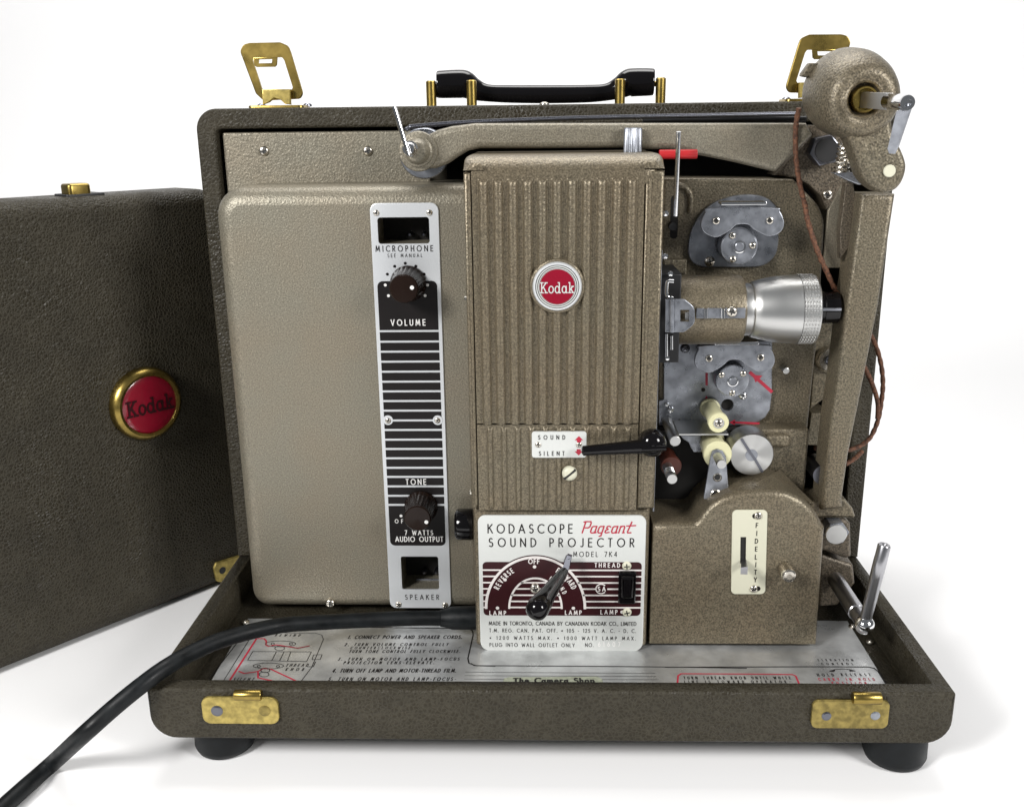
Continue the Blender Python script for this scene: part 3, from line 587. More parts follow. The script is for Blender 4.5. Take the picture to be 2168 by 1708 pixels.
tubemb(mb, [a-(b-a).normalized()*.0008, a, a.lerp(b, .3), a.lerp(b, .7), b], [.0016, .0027, .0030, .0036, .0042], 20); sl = mb.obj('speed_lever', 'bake', PJ)
k2 = LEN('R', 1, 1860, 440, ly); kb = P('R', 1862, 440, ly-.0035)
lathe('lever_hub', [(0, 120*k2), (.002, 142*k2), (.005, 148*k2), (.0072, 138*k2), (.0090, 118*k2), (.0103, 90*k2), (.0112, 52*k2), (.0115, 20*k2), (.0116, 0)], kb+V((0, .0095, 0)), (0, -1, 0), 'bake', sl, 48)
tube('lever_rib', [kb+V((-.006, -.0014, -.0012)), kb+V((.0066, -.0012, -.0006))], .0016, 'bake', sl, 12)
screw('R', 1010, 722, LY-.002, 78, lh, 'slot', 'cream', 'slotted_screw', rot=0)
# thin metal film gate edge along the right side of the lamp house
slab('gate_sheet', [rect(lx1+.0003, X2('U', 100, 1440, -.07)[1], lx1+.0012, X2('D', 262, 620, -.07)[1])], -.0755, .03, 'steel', PJ, .0002)
slab('gate_sheet', [rect(lx1+.0003, X2('D', 262, 600, -.06)[1], lx1+.0011, X2('D', 262, 285, -.06)[1])], -.066, .02, 'steel', PJ, .0002)
# ---- title block with the big name plate
BY = -.0805
tb = slab('switch_block', [rrect(-.0395, .0297, .0572, .1146, .002)], BY, .075, 'bronze', PJ, .0022, 3)
NY = BY-.0012
npl, npr = (X2('G', 300, 300, NY)[0]+X2('G', 343, 1330, NY)[0])/2, (X2('G', 1828, 300, NY)[0]+X2('G', 1815, 1330, NY)[0])/2
npt, npb = X2('G', 1050, 185, NY)[1], X2('G', 1070, 1415, NY)[1]
gk = LEN('G', 1, 1000, 800, NY)
tpn = slab('name_plate', [rpoly([(npl, npb), (npr, npb), (npr, npt), (npl, npt)], [92*gk, 92*gk, 68*gk, 68*gk], 8)], NY, .0015, 'plate', PJ, .0003)
q1, q2, q3 = NY-.00012, NY-.00024, NY-.00036
gz = lambda y: X2('G', 900, y, NY)[1]
gx = lambda x, y=850: X2('G', x, y, NY)[0]
ax, az = gx(832, 1000), gz(1022); R_o, R_i = 452*gk, 240*gk
ml, mr = npl+(345-310)*gk, npr-30*gk
decal('maroon_panel', [rrect(ml, gz(1090), mr, gz(605), 38*gk)], q1, 'maroon', tpn)
kz, ki = (gz(562)-az)/R_o, (gz(752)-az)/R_i
ell = lambda R, k_, n, a0, a1: [(ax+R*cos(a0+(a1-a0)*i/n), az+R*k_*sin(a0+(a1-a0)*i/n)) for i in range(n+1)]
th = math.asin(min(1, (gz(612)-az)/((R_o+20*gk)*kz)))
decal('maroon_arch', [ell(R_o+20*gk, kz, 40, th, pi-th)], q1-.00004, 'maroon', tpn)
mb = MB(); fn = lambda a, b: V((a, q2, b)); lw = 15*gk
ribbon(mb, ell(R_o, kz, 48, pi, 0), 24*gk, fn); ribbon(mb, ell(R_i, ki, 40, pi, 0), 19*gk, fn)
for y in (678, 735, 792, 848, 905, 961, 1016):
    z = gz(y); dz = z-az; xo = math.sqrt(max(0, R_o**2-(dz/kz)**2))
    ribbon(mb, [(ml, z), (ax-xo, z)], lw, fn)
    if y == 848: ribbon(mb, [(ax+xo, z), (gx(1372), z)], lw, fn); ribbon(mb, [(gx(1490), z), (mr, z)], lw, fn)
    elif y == 678: ribbon(mb, [(ax+xo, z), (mr, z)], lw, fn)
    else: ribbon(mb, [(ax+xo, z), (mr, z)], lw, fn)
    if abs(dz) < R_i*ki: xi = math.sqrt(R_i**2-(dz/ki)**2); ribbon(mb, [(ax-xi, z), (ax+xi, z)], lw, fn)
ribbon(mb, circ(gx(1428), gz(846), 47*gk, 24, radians(48), radians(312)), 11*gk, fn); txt(mb, 'SA', V((gx(1400), q2, gz(866))), V((1, 0, 0)), V((0, 0, 1)), None, 66*gk, 42*gk, w=.2)
for x, y in ((824, 648), (556, 766), (1094, 767), (488, 1023), (1176, 1022), (1618, 1055)): slabmb(mb, [circ(gx(x, y), gz(y), 16*gk, 16)], frame(q2), 0, 0)
for s, a in (('OFF', (770, 580, 866, 620)), ('LAMP', (418, 1050, 563, 1085)), ('LAMP', (1103, 1047, 1248, 1083)), ('THREAD', (1372, 617, 1597, 653)), ('LAMP', (1425, 1042, 1573, 1078))): txtpx(mb, s, 'G', *a, q2, w=.19)
def arctext(s, r, a0, a1, cap):
    ws = [GL[c][0]*.62 for c in s]; n = len(s)
    tot = sum(ws); pos = 0
    for i, c in enumerate(s):
        f = (sum(ws[:i])+ws[i]/2+.3*i)/(tot+.3*(n-1)); t = radians(a0+(a1-a0)*f)
        u = V((sin(t), 0, -cos(t))); v = V((cos(t), 0, sin(t)))
        o = V((ax, q2, az))+V((v.x*r, 0, v.z*r*kz))-u*(GL[c][0]*.31*cap)
        for stq in GL[c][1]: ribbon(mb, [(p[0]*.62*cap, p[1]*cap) for p in stq], .18*cap, lambda a, b: o+u*a+v*b)
arctext('REVERSE', 374*gk, 154, 121, 46*gk); arctext('FORWARD', 374*gk, 60, 27, 46*gk); arctext('REWIND', 282*gk, 64, 26, 38*gk)
mb.obj('silver_print', 'silverink', tpn, None)
mb = MB()
for s, a, w_ in (('KODASCOPE', (403, 266, 1165, 343), .13), ('SOUND PROJECTOR', (413, 393, 1725, 467), .13), ('MODEL 7K4', (1176, 514, 1570, 557), .12), ('MADE IN TORONTO, CANADA BY CANADIAN KODAK CO., LIMITED', (412, 1148, 1745, 1180), .14),
        ('T.M. REG. CAN. PAT. OFF. * 105 - 125 V. A. C. - D. C.', (415, 1213, 1742, 1244), .13), ('* 1200 WATTS MAX. * 1000 WATT LAMP MAX.', (418, 1281, 1742, 1311), .13), ('PLUG INTO WALL OUTLET ONLY', (418, 1343, 1187, 1374), .13), ('NO.', (1285, 1343, 1358, 1374), .13)):
    txtpx(mb, s, 'G', *a, q1, w=w_)
    if s[:5] == 'MODEL': mb.obj('title_lettering', 'ink', tpn, None); mb = MB()
mb.obj('small_print', 'ink', tpn, None)
mb = MB(); txtpx(mb, '61607', 'G', 1402, 1332, 1600, 1370, q1, w=.16); mb.obj('stamped_number', 'whiteink', tpn, None)
mb = MB(); txtpx(mb, 'Pageant', 'G', 1245, 238, 1700, 342, q1, w=.11, hs=1.0, slant=.30, font=PAG); mb.obj('red_lettering', 'redink', tpn, None)
screw('G', 1660, 640, NY, 43, tpn, mt='cream'); screw('G', 1662, 1060, NY, 43, tpn, mt='cream')
sw = slab('rocker_switch', [rr_px('G', 1585, 700, 1745, 990, NY-.0022, 20)], NY-.0022, .0024, 'bake', PJ, .0007)
slab('rocker', [rr_px('G', 1612, 745, 1722, 940, NY-.0050, 12)], NY-.0050, .0030, 'bake', sw, .0012, 3)
# selector lever: pivot screw, blade and black handle
screw('G', 828, 845, NY-.0012, 46, tpn)
hb = P('G', 1092, 690, -.094); ht = P('G', 834, 1052, -.132)
qs = [hb.lerp(ht, t) for t in (0, .15, .4, .6, .72, .82, .92, 1.0, 1.05, 1.075)]
sel = tube('selector_lever', qs, [.0024, .0032, .0040, .0046, .0051, .0057, .0060, .0056, .0037, .0008], 'bake', PJ, 24)
mb = MB(); bt = [P('G', 1118, 545, -.0900), P('G', 1158, 560, -.0900), P('G', 1128, 690, -.0925), P('G', 1075, 735, -.0960), P('G', 1062, 700, -.0960), P('G', 1085, 640, -.0925)]
bb = [p+V((.0006, .0016, .0004)) for p in bt]; n = len(bt)
mb.add(bt+bb, [list(range(n))[::-1], [n+i for i in range(n)]]+[[i, (i+1) % n, n+(i+1) % n, n+i] for i in range(n)], False)
tubemb(mb, [P('G', 1128, 560, -.0900), P('G', 1110, 600, -.0815)], .0014, 10)
mb.obj('lever_blade', 'darksteel', sel)
# ---- sound housing, lower right
HY = -.078
arc_ = spl2([X2('F', x, y, HY) for x, y in ((160, 345), (300, 345), (440, 347), (490, 328), (530, 275), (590, 208), (660, 160), (750, 124), (850, 104), (950, 94), (1060, 94), (1160, 110), (1250, 148), (1330, 205), (1390, 275), (1430, 360), (1444, 450), (900, 900))], 5)
arc_ = arc_[5:-10]
hz0 = .0302; hx1 = .1535; hx0 = .0592
lp = [(hx0, hz0), (hx1, hz0)]+[(min(x, hx1), z) for x, z in arc_ if z > .09 or x < .12][::-1]+[(hx0+.0021, arc_[0][1]), (hx0, arc_[0][1])]
sh_ = slab('sound_housing', [lp], HY, .06, 'bronze', PJ, [.0007 if (z < hz0+.002 or x < hx0+.002) else .0042 for x, z in lp], 4)
FY = HY-.0009
fp = slab('tone_plate', [rpoly(XS('F', [(745, 868), (1001, 868), (1018, 240), (754, 240)], FY), .0026), XS('F', [(815, 440), (858, 440), (855, 640), (812, 640)], FY)[::-1]], FY, .0009, 'cream', PJ, .0003)
decal('slot', [XS('F', [(805, 430), (868, 430), (865, 655), (802, 655)], HY-.0001)], HY-.0002, 'void', fp)
mb = MB()
for c, y in zip('FIDELITY', (352, 411, 469, 528, 588, 645, 701, 757)):
    wpx = GL[c][0]*36*.8; xx = 937-(y-352)*.030; o = P('F', xx-wpx/2, y+18, FY-.00012); cap = LEN('F', 36, xx, y, FY)
    for stq in GL[c][1]: ribbon(mb, [(p_[0]*.8*cap, p_[1]*cap) for p_ in stq], .17*cap, lambda a, b: o+V((a, 0, b)))
mb.obj('lettering', 'ink', fp, None)
decal('screw_slot', [circ(*X2('F', x, y, FY), LEN('F', 20, x, y, FY), 16) for x, y in ((922, 283), (944, 825))], FY-.0001, 'ink', fp)
screw('F', 946, 280, FY, 31, fp); screw('F', 914, 826, FY, 31, fp)
a, b = P('F', 838, 610, HY+.002), P('F', 842, 690, -.0905)
mb = MB(); e = V((.0019, 0, 0)); g = V((0, 0, .0022)); qv = [a-e*.7-g*.5, a+e*.7-g*.5, a+e*.7+g*.5, a-e*.7+g*.5, b-e-g, b+e-g*1.1, b+e+g, b-e+g*.8]
mb.add(qv, [[4, 5, 6, 7], [0, 4, 7, 3], [1, 2, 6, 5], [3, 7, 6, 2], [0, 1, 5, 4]], False); mb.obj('slide_lever', 'satin', fp)
c = P('F', 1180, 738, -.0880); r = LEN('F', 58, 1182, 742, -.0925)
lathe('release_button', [(0, r), (.0075, r), (.0088, r*.93), (.0096, r*.75), (.0098, r*.4), (.0099, 0)], c+V((0, .0095, 0)), (0, -1, 0), 'nickel', PJ, 40)
# ---- film path plate and housings
MY = -.03
lp = rpoly(XS('D', [(250, 58), (1290, 70), (1540, 330), (1490, 1200), (1400, 2055), (200, 2055)], MY), [0, .002, .022, 0, 0, 0], 8)
mp = slab('mechanism_plate', [lp], MY, .03, 'olive', PJ, .0018, 3)
LW = -.043
x_r = X2('U', 2012, 470, LW)[0]
lo = slab('lower_housing', [rpoly([(X2('U', 1180, 600, LW)[0], .07), (x_r, .07), (x_r, X2('U', 1800, 457, LW)[1]), (X2('U', 1180, 600, LW)[0], X2('U', 1800, 457, LW)[1])], .001)], LW, .02, 'olive', PJ, .0012, 3)
slab('raised_boss', [rr_px('U', 1440, 535, 1785, 690, LW-.003, 60)], LW-.003, .0032, 'olive', lo, .0018, 3)
# triangular web above the sound housing
mb = MB(); a = [P('U', 1640, 960, LW-.001), P('U', 1300, 1150, HY+.006), P('U', 2080, 1390, HY+.006), P('U', 1960, 1270, LW-.001), P('U', 1480, 1140, LW-.001)]
mb.add(a, [[0, 1, 2], [0, 2, 3]], False); mb.obj('web', 'bronze', sh_)
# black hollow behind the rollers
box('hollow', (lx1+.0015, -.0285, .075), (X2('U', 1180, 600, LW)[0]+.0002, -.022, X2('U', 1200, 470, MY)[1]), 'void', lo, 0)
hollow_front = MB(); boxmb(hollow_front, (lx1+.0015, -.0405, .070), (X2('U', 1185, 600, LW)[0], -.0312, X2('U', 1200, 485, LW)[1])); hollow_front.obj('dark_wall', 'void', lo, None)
# slot, guide pin, curved ridge
decal('slot', [rr_px('D', 310, 195, 370, 540, MY, 28)], MY-.0002, 'void', mp)
tube('curved_ridge', spl([P('D', x, y, MY-.0006) for x, y in ((372, 118), (420, 132), (460, 175), (472, 240), (466, 335))], 6, False), .0018, 'olive', mp, 10)
slab('raised_pad', [rr_px('D', 250, 705, 440, 830, MY-.004, 10)], MY-.004, .005, 'olive', mp, .001)
gp = tube('guide_pin', [P('C', 213, 738, -.060), P('C', 190, 1330, -.052)], .0013, 'chrome', PJ, 12)
lathe('base', [(0, .0022), (.006, .0022)], P('D', 330, 445, MY-.006)+V((0, .006, 0)), (0, -1, 0), 'black', gp, 16)
a, b = P('C', 75, 898, -.046), P('C', 342, 898, -.046); r = LEN('C', 33, 200, 898, -.046)
lathe('red_stop', [(0, r*.94), (.0006, r), (b.x-a.x-.0006, r), (b.x-a.x, r*.94)], V((a.x, -.046, a.z)), (1, 0, 0), 'redrub', PJ, 20)
# ---- sprocket sets
def bean(reg, l, r, R, top, dip, d):
    (lx, ly_), (rx, ry) = l, r
    pts = [(lx-R*.25, top), (rx+R*.25, top-2), (rx+R*.72, ry-R*.72), (rx+R, ry+R*.05), (rx+R*.75, ry+R*.68), (rx, ry+R), (rx-R*.62, ry+R*.78)]
    mx = (lx+rx)/2
    pts += [(mx+dip[1]*1.02, dip[0]+dip[1]*.42), (mx+dip[1]*.6, dip[0]+4), (mx, dip[0]-6), (mx-dip[1]*.6, dip[0]+4), (mx-dip[1]*1.02, dip[0]+dip[1]*.42), (lx+R*.62, ly_+R*.78), (lx, ly_+R), (lx-R*.75, ly_+R*.68), (lx-R, ly_+R*.05), (lx-R*.72, ly_-R*.72)]
    return spl2(XS(reg, pts, d), 5)
def sprocket(reg, base, centre, R, shoe, rivets, rr_, strip, scr, sr, cap, plate=True):
    sb = slab('sprocket_base', [spl2(XS(reg, base, MY-.003), 4)] if plate else [XS(reg, base, MY-.003)], MY-.003, .0032, 'steel', PJ, .0006)
    d = MY-.016
    c = P(reg, *centre, d); r = LEN(reg, R, *centre, d)
    wh = wheel = lathe('sprocket_wheel', [(0, r*.8), (.004, r*.8), (.0042, r), (.0115, r), (.0125, r*.97), (.0128, r*.9), (.0128, 0)], c+V((0, .0128, 0)), (0, -1, 0), 'steel', PJ, 48)
    rc = LEN(reg, cap, *centre, d); lathe('axle_ring', [(0, rc), (.0009, rc*.97), (.0010, rc*.82), (.0002, rc*.78)], c, (0, -1, 0), 'chrome', wh, 32); lathe('axle_cap', [(0, rc*.7), (.0010, rc*.68), (.0012, rc*.6), (.0012, 0)], c, (0, -1, 0), 'steel', wheel, 32)
    for x, y in scr: screw(reg, x, y, d, sr, wheel)
    s = MY-.020
    shoe_ = slab('film_shoe', [bean(reg, *shoe, s)], s, .0016, 'steel', PJ, .0005)
    for x, y in rivets:
        q = LEN(reg, rr_, x, y, s); lathe('rivet', [(0, q), (.0008, q*.95), (.001, q*.7), (.0004, q*.5), (.0004, 0)], P(reg, x, y, s), (0, -1, 0), 'nickel', shoe_, 24)
        lathe('rivet_hole', [(0, q*.45), (.0001, q*.45), (.0001, 0)], P(reg, x, y, s-.0005), (0, -1, 0), 'black', shoe_, 16)
    x0, y0, x1, y1 = strip; a, b = P(reg, x0, y0, s-.003), P(reg, x1, y1, s-.003)
    mb = MB(); slabmb(mb, [rrect(a.x, -.0008, b.x, .0008, .0006)], (V((0, s-.0035, (a.z+b.z)/2)), V((1, 0, 0)), V((0, 0, 1)), V((0, -1, 0))), .009, .0003); mb.obj('shoe_flange', 'chrome', shoe_)
    for x, y in rivets:
        rl = LEN(reg, rr_*2.3, x, y, s); lathe('shoe_roller', [(0, rl), (.009, rl)], P(reg, x, y, s)+V((0, .0110, 0)), (0, -1, 0), 'darksteel', shoe_, 24)
    return sb
s1 = sprocket('V', [(390, 650), (398, 555), (430, 430), (520, 285), (640, 185), (800, 125), (960, 102), (1120, 118), (1220, 180), (1272, 270), (1277, 420), (1276, 560), (1252, 680), (1180, 768), (1080, 808), (900, 814), (700, 814), (530, 812), (440, 775), (400, 715)],
         (890, 612), 185, ((655, 380), (1190, 372), 142, 232, (398, 105)), ((662, 358), (1187, 355)), 35, (712, 190, 1160, 187), ((822, 505), (1020, 602), (828, 735)), 34, 66)
screw('V', 600, 757, MY-.003, 52, s1)
base2 = XS('E', [(255, 130), (1120, 130), (1117, 560), (1100, 680), (1060, 742), (1000, 778), (900, 800), (640, 806), (215, 806), (215, 610), (255, 600)], MY-.003)
s2 = slab('film_path_plate', [rpoly(base2, .001), circ(*X2('E', 762, 640, MY-.003), LEN('E', 50, 762, 640, MY), 24)[::-1]], MY-.003, .0032, 'steel', PJ, .0005)
decal('hole', [circ(*X2('E', 762, 640, MY), LEN('E', 60, 762, 640, MY), 24)], MY-.0002, 'void', s2)
d_ = MY-.016; c = P('E', 803, 450, d_); r = LEN('E', 133, 803, 450, d_)
wh = lathe('sprocket_wheel', [(0, r*.8), (.004, r*.8), (.0042, r), (.0115, r), (.0125, r*.97), (.0128, r*.9), (.0128, 0)], c+V((0, .0128, 0)), (0, -1, 0), 'steel', PJ, 48)
rc = LEN('E', 45, 803, 450, d_); lathe('axle_ring', [(0, rc), (.0009, rc*.97), (.0010, rc*.82), (.0002, rc*.78)], c, (0, -1, 0), 'chrome', wh, 32); lathe('axle_cap', [(0, rc*.7), (.0010, rc*.68), (.0012, rc*.6), (.0012, 0)], c, (0, -1, 0), 'steel', wh, 32)
for x, y in ((715, 402), (887, 392), (800, 545)): screw('E', x, y, d_, 25, wh)
s_ = MY-.020
sh2 = slab('film_shoe', [bean('E', (608, 280), (1032, 275), 108, 166, (288, 84), s_)], s_, .0016, 'steel', PJ, .0005)
for x, y in ((615, 270), (1025, 263)):
    q = LEN('E', 28, x, y, s_); lathe('rivet', [(0, q), (.0008, q*.95), (.001, q*.7), (.0004, q*.5), (.0004, 0)], P('E', x, y, s_), (0, -1, 0), 'nickel', sh2, 24)
    lathe('rivet_hole', [(0, q*.45), (.0001, q*.45), (.0001, 0)], P('E', x, y, s_-.0005), (0, -1, 0), 'black', sh2, 16)
    rl = q*2.3; lathe('shoe_roller', [(0, rl), (.009, rl)], P('E', x, y, s_)+V((0, .0110, 0)), (0, -1, 0), 'darksteel', sh2, 24)
a, b = P('E', 660, 152, s_-.003), P('E', 1012, 150, s_-.003)
mb = MB(); slabmb(mb, [rrect(a.x, a.z-.0009, b.x, a.z+.0009, .0007)], frame(s_-.0035), .009, .0003); mb.obj('shoe_flange', 'chrome', sh2)
fy = MY-.00312
mb = MB()
for pts, w_ in (([(597, 385), (597, 478)], 19), ([(592, 690), (595, 610)], 20), ([(945, 385), (1110, 532)], 26), ([(815, 778), (1010, 786)], 16)): line_px(mb, 'E', pts, fy, LEN('E', w_, 600, 600, fy))
for t in ([(595, 565), (565, 625), (625, 622)], [(962, 402), (1040, 408), (985, 462)], [(775, 778), (822, 755), (822, 800)]): slabmb(mb, [XS('E', t, fy)], frame(fy), 0, 0)
mb.obj('red_arrows', 'redink', s2, None)
screw('E', 425, 190, MY-.003, 38, s2, mt='darksteel'); screw('E', 885, 568, MY-.006, 32, s2, mt='chrome')
for x, y, r_ in ((310, 675, 26), (280, 633, 18), (435, 795, 13), (545, 795, 13), (310, 838, 40)):
    q = LEN('E', r_, x, y, MY-.006); lathe('stud', [(-.003, q), (.001, q), (.001+q*.4, q*.8), (.001+q*.6, 0)], P('E', x, y, MY-.004), (0, -1, 0), 'chrome' if r_ < 30 else 'steel', s2, 24)
mb = MB(); line_px(mb, 'E', [(258, 770), (290, 785), (340, 782), (380, 760)], fy-.0001, LEN('E', 18, 300, 780, fy)); slabmb(mb, [circ(*X2('E', 570, 520, fy), LEN('E', 17, 570, 520, fy), 18)], frame(fy-.0001), 0, 0); mb.obj('dark_slots', 'ink', s2, None)
cyl('roller_stop', 'E', 1230, 370, MY-.009, LEN('E', 27, 1230, 370, MY-.009), .01, 'alu', mp)
# ---- rollers, drum, levers
def roller(nm, reg, x, y, rpx, d, L, mt, prof=None):
    p = P(reg, x, y, d); r = LEN(reg, rpx, x, y, d)
    return lathe(nm, [(0, r*1.02), (.002, r*1.02), (.0025, r*.86), (L-.004, r*.86), (L-.0035, r), (L-.0004, r), (L, r*.95), (L, r*.3), (L-.0001, 0)] if not prof else [(h*L, q*r) for h, q in prof], p+V((0, L, 0)), (0, -1, 0), mt, PJ, 48)
ro = roller('film_roller', 'E', 693, 783, 82, -.064, .0300, 'nylon'); screw('E', 693, 783, -.0641, 34, ro, mt='nickel')
q = LEN('E', 43, 693, 783, -.064); lathe('washer', [(0, q), (.0004, q), (.0004, 0)], P('E', 693, 783, -.064), (0, -1, 0), 'alu', ro, 28)
shz = X2('U', 700, 520, -.060)[1]
mb = MB(); boxmb(mb, (X2('U', 380, 520, -.06)[0], -.060, shz-.0006), (X2('U', 1000, 515, -.06)[0], MY-.003, shz+.0002)); mb.obj('film_shelf', 'alu', PJ, None)
slab('roller_bracket', [XS('U', [(395, 535), (660, 535), (660, 745), (565, 745), (530, 690), (500, 620), (440, 585)], -.046)], -.046, .0015, 'steel', PJ, .0003)
ro2 = roller('film_roller', 'E', 685, 1035, 113, -.066, .0250, 'nylon')
ly_ = -.0675
lv = slab('tension_lever', [rpoly(XS('U', [(775, 800), (800, 730), (860, 708), (930, 730), (970, 800), (1000, 1190), (880, 1240), (760, 1320), (690, 1345), (697, 1290)], ly_), .0012)], ly_, .0014, 'steel', PJ, .0004)
c = P('U', 915, 898, -.081); r = LEN('U', 60, 915, 898, -.081); lathe('shaft', [(0, r), (.0055, r), (.006, r*.93), (.0065, r), (.0085, r), (.009, r*.93), (.0095, r), (.0134, r), (.0138, r*.94)], c+V((0, .0138, 0)), (0, -1, 0), 'alu', lv, 32)
for x, y, r_ in ((862, 1060, 48), (840, 1275, 60)):
    q = LEN('U', r_, x, y, ly_); lathe('eyelet', [(0, q*1.2), (.0005, q*1.15), (.0008, q), (.0002, q*.85)], P('U', x, y, ly_), (0, -1, 0), 'nickel', lv, 28)
    lathe('eyelet_hole', [(0, q*.8), (.0001, q*.8), (.0001, 0)], P('U', x, y, ly_-.0003), (0, -1, 0), 'black', lv, 20)
c = P('U', 1293, 777, -.060); r = LEN('U', 277, 1293, 777, -.060)
dr = lathe('sound_drum', [(-.016, r), (-.001, r), (-.0004, r*.985), (0, r*.96)], (0, 0, 0), (0, -1, 0), 'turned', PJ, 72); dr.location = c
q = LEN('U', 78, 1290, 785, -.060); lathe('drum_hub', [(0, q), (.0001, q), (.00015, 0)], V((-.0002, -.0001, -.0002)), (0, -1, 0), 'steel', dr, 32)
mb = MB(); line_px(mb, 'U', [(1170, 590), (1265, 740), (1330, 830), (1420, 985)], -.0604, LEN('U', 34, 1300, 800, -.06)); mb.v = [tuple(V(q_)-c) for q_ in mb.v]; mb.obj('drum_slot', 'darksteel', dr, None)
cyl('guide_stud', 'U', 333, 607, -.071, LEN('U', 70, 333, 607, -.071), .036, 'alu', PJ)
rr2 = roller('rubber_roller', 'U', 285, 925, 132, -.060, .024, 'brownrub', [(0, .78), (.55, .80), (.8, .95), (.96, 1), (1, .95), (1, .4), (.99, 0)])
c = P('U', 296, 1082, -.080); r = LEN('U', 66, 296, 1082, -.08)
lathe('shaft', [(0, r)]+[(.008+.0026*i+j, r*f) for i in range(3) for j, f in ((0, 1), (.0004, .8), (.0012, .8), (.0016, 1))]+[(.0196, r), (.02, r*.93)], c+V((0, .02, 0)), (0, -1, 0), 'alu', rr2, 32)
# ---- lens
ay = -.054
ax_z = .5*(X2('D', 1100, 852, ay)[1]+X2('D', 1100, 1345, ay)[1])
lxp = lambda x: X2('D', x, 1090, ay-.012)[0]
kl = LEN('D', 1, 1100, 1090, ay)
hol = lathe('lens_holder', [(0, 268*kl), (.002, 276*kl), (lxp(860)-lxp(378), 276*kl), (lxp(895)-lxp(378), 268*kl), (lxp(908)-lxp(378), 250*kl), (lxp(908)-lxp(378), 180*kl)], (lxp(378), ay, ax_z), (1, 0, 0), 'bronze', PJ, 72)
L0 = lxp(905)
prof = [(0, 208*kl), (lxp(960)-L0, 210*kl), (lxp(975)-L0, 206*kl), (lxp(980)-L0, 216*kl), (lxp(985)-L0, 222*kl)]+[(lxp(x)-L0, r*kl) for x, r in ((1040, 236), (1110, 252), (1180, 264), (1240, 270), (1330, 273), (1352, 274), (1354, 270))]
ln = lathe('projection_lens', prof, (L0, ay, ax_z), (1, 0, 0), 'alu', PJ, 96)
kn = [lxp(1355)+(lxp(1482)-lxp(1355))*i/22 for i in range(23)]
mb = MB(); vs = []; NK = 200
for j, x in enumerate(kn):
    for i in range(NK):
        t = 2*pi*i/NK; r = (279 if i % 4 < 2 and j % 4 < 2 else 273)*kl; vs.append((x, ay+r*cos(t), ax_z+r*sin(t)))
mb.add(vs, [[j*NK+i, (j+1)*NK+i, (j+1)*NK+(i+1) % NK, j*NK+(i+1) % NK] for j in range(22) for i in range(NK)], False)
lathemb(mb, [(0, 276*kl), (.0008, 272*kl), (.001, 200*kl), (-.006, 120*kl), (-.006, 0)], (lxp(1482), ay, ax_z), (1, 0, 0), 48); lathemb(mb, [(0, 268*kl), (0, 277*kl)], (lxp(1355), ay, ax_z), (1, 0, 0), 48)
mb.obj('focus_ring', 'alu', ln, None)
lathe('front_barrel', [(0, 128*kl), (.002, 128*kl), (.0025, 122*kl), (.006, 122*kl), (.0065, 128*kl), (.0140, 128*kl), (.0142, 100*kl)], (lxp(1490), ay+.004, ax_z), (1, 0, 0), 'bake', ln, 48)
tube('bright_stripe', [V((lxp(1495), ay+.004-128*kl, ax_z+.0006)), V((lxp(1495)+.0135, ay+.004-128*kl, ax_z+.0006))], .0009, 'steel', ln, 8)
yf = ay-276*kl-.0008
spg = slab('spring_strip', [rr_px('D', 515, 1092, 905, 1172, yf, 6)], yf, .0008, 'steel', PJ, .0002)
for x in (590, 725): tube('bend', [P('D', x, 1092, yf), P('D', x, 1172, yf)], .0012, 'chrome', spg, 10)
screw('D', 797, 1120, yf, 44, spg)
yc = -.0785
cl = slab('gate_latch', [rpoly(XS('D', [(268, 1022), (420, 1020), (502, 1085), (505, 1215), (420, 1283), (268, 1283)], yc), [0, .003, .005, .005, .003, 0], 5), XS('D', [(388, 1105), (458, 1105), (458, 1200), (388, 1200)], yc)[::-1]], yc, .0012, 'steel', PJ, .0003)
slab('latch_tooth', [XS('D', [(425, 1125), (470, 1122), (470, 1185), (425, 1188)], yc+.003)], yc+.003, .001, 'alu', cl, .0002)
tube('bend', [P('D', 320, 1024, yc), P('D', 320, 1282, yc)], .0013, 'steel', cl, 10)
# film gate between lamp house and lens
ga = box('film_gate', (lx1+.0016, -.070, X2('D', 300, 1490, -.06)[1]), (X2('D', 372, 1000, -.06)[0], -.034, X2('D', 300, 800, -.06)[1]), 'black', PJ, .0006)
tube('gate_spring', spl([P('D', x, y, -.0745) for x, y in ((335, 880), (290, 880), (280, 910), (278, 975), (292, 1005), (330, 1015))], 5, False), .0011, 'chrome', ga, 10)
for x, y0, y1 in ((278, 1295, 1480), (318, 1310, 1420)): tube('gate_rail', [P('D', x, y0, -.0715), P('D', x, y1, -.0715)], .0009, 'chrome', ga, 8)
for x, y, r_ in ((270, 340, 26), (268, 680, 24), (285, 1490, 18), (310, 820, 22)):
    q = LEN('D', r_, x, y, -.062); lathe('gate_stud', [(0, q), (q*.5, q*.8), (q*.7, 0)], P('D', x, y, -.072 if y > 800 else -.060), (0, -1, 0), 'chrome', ga, 20)
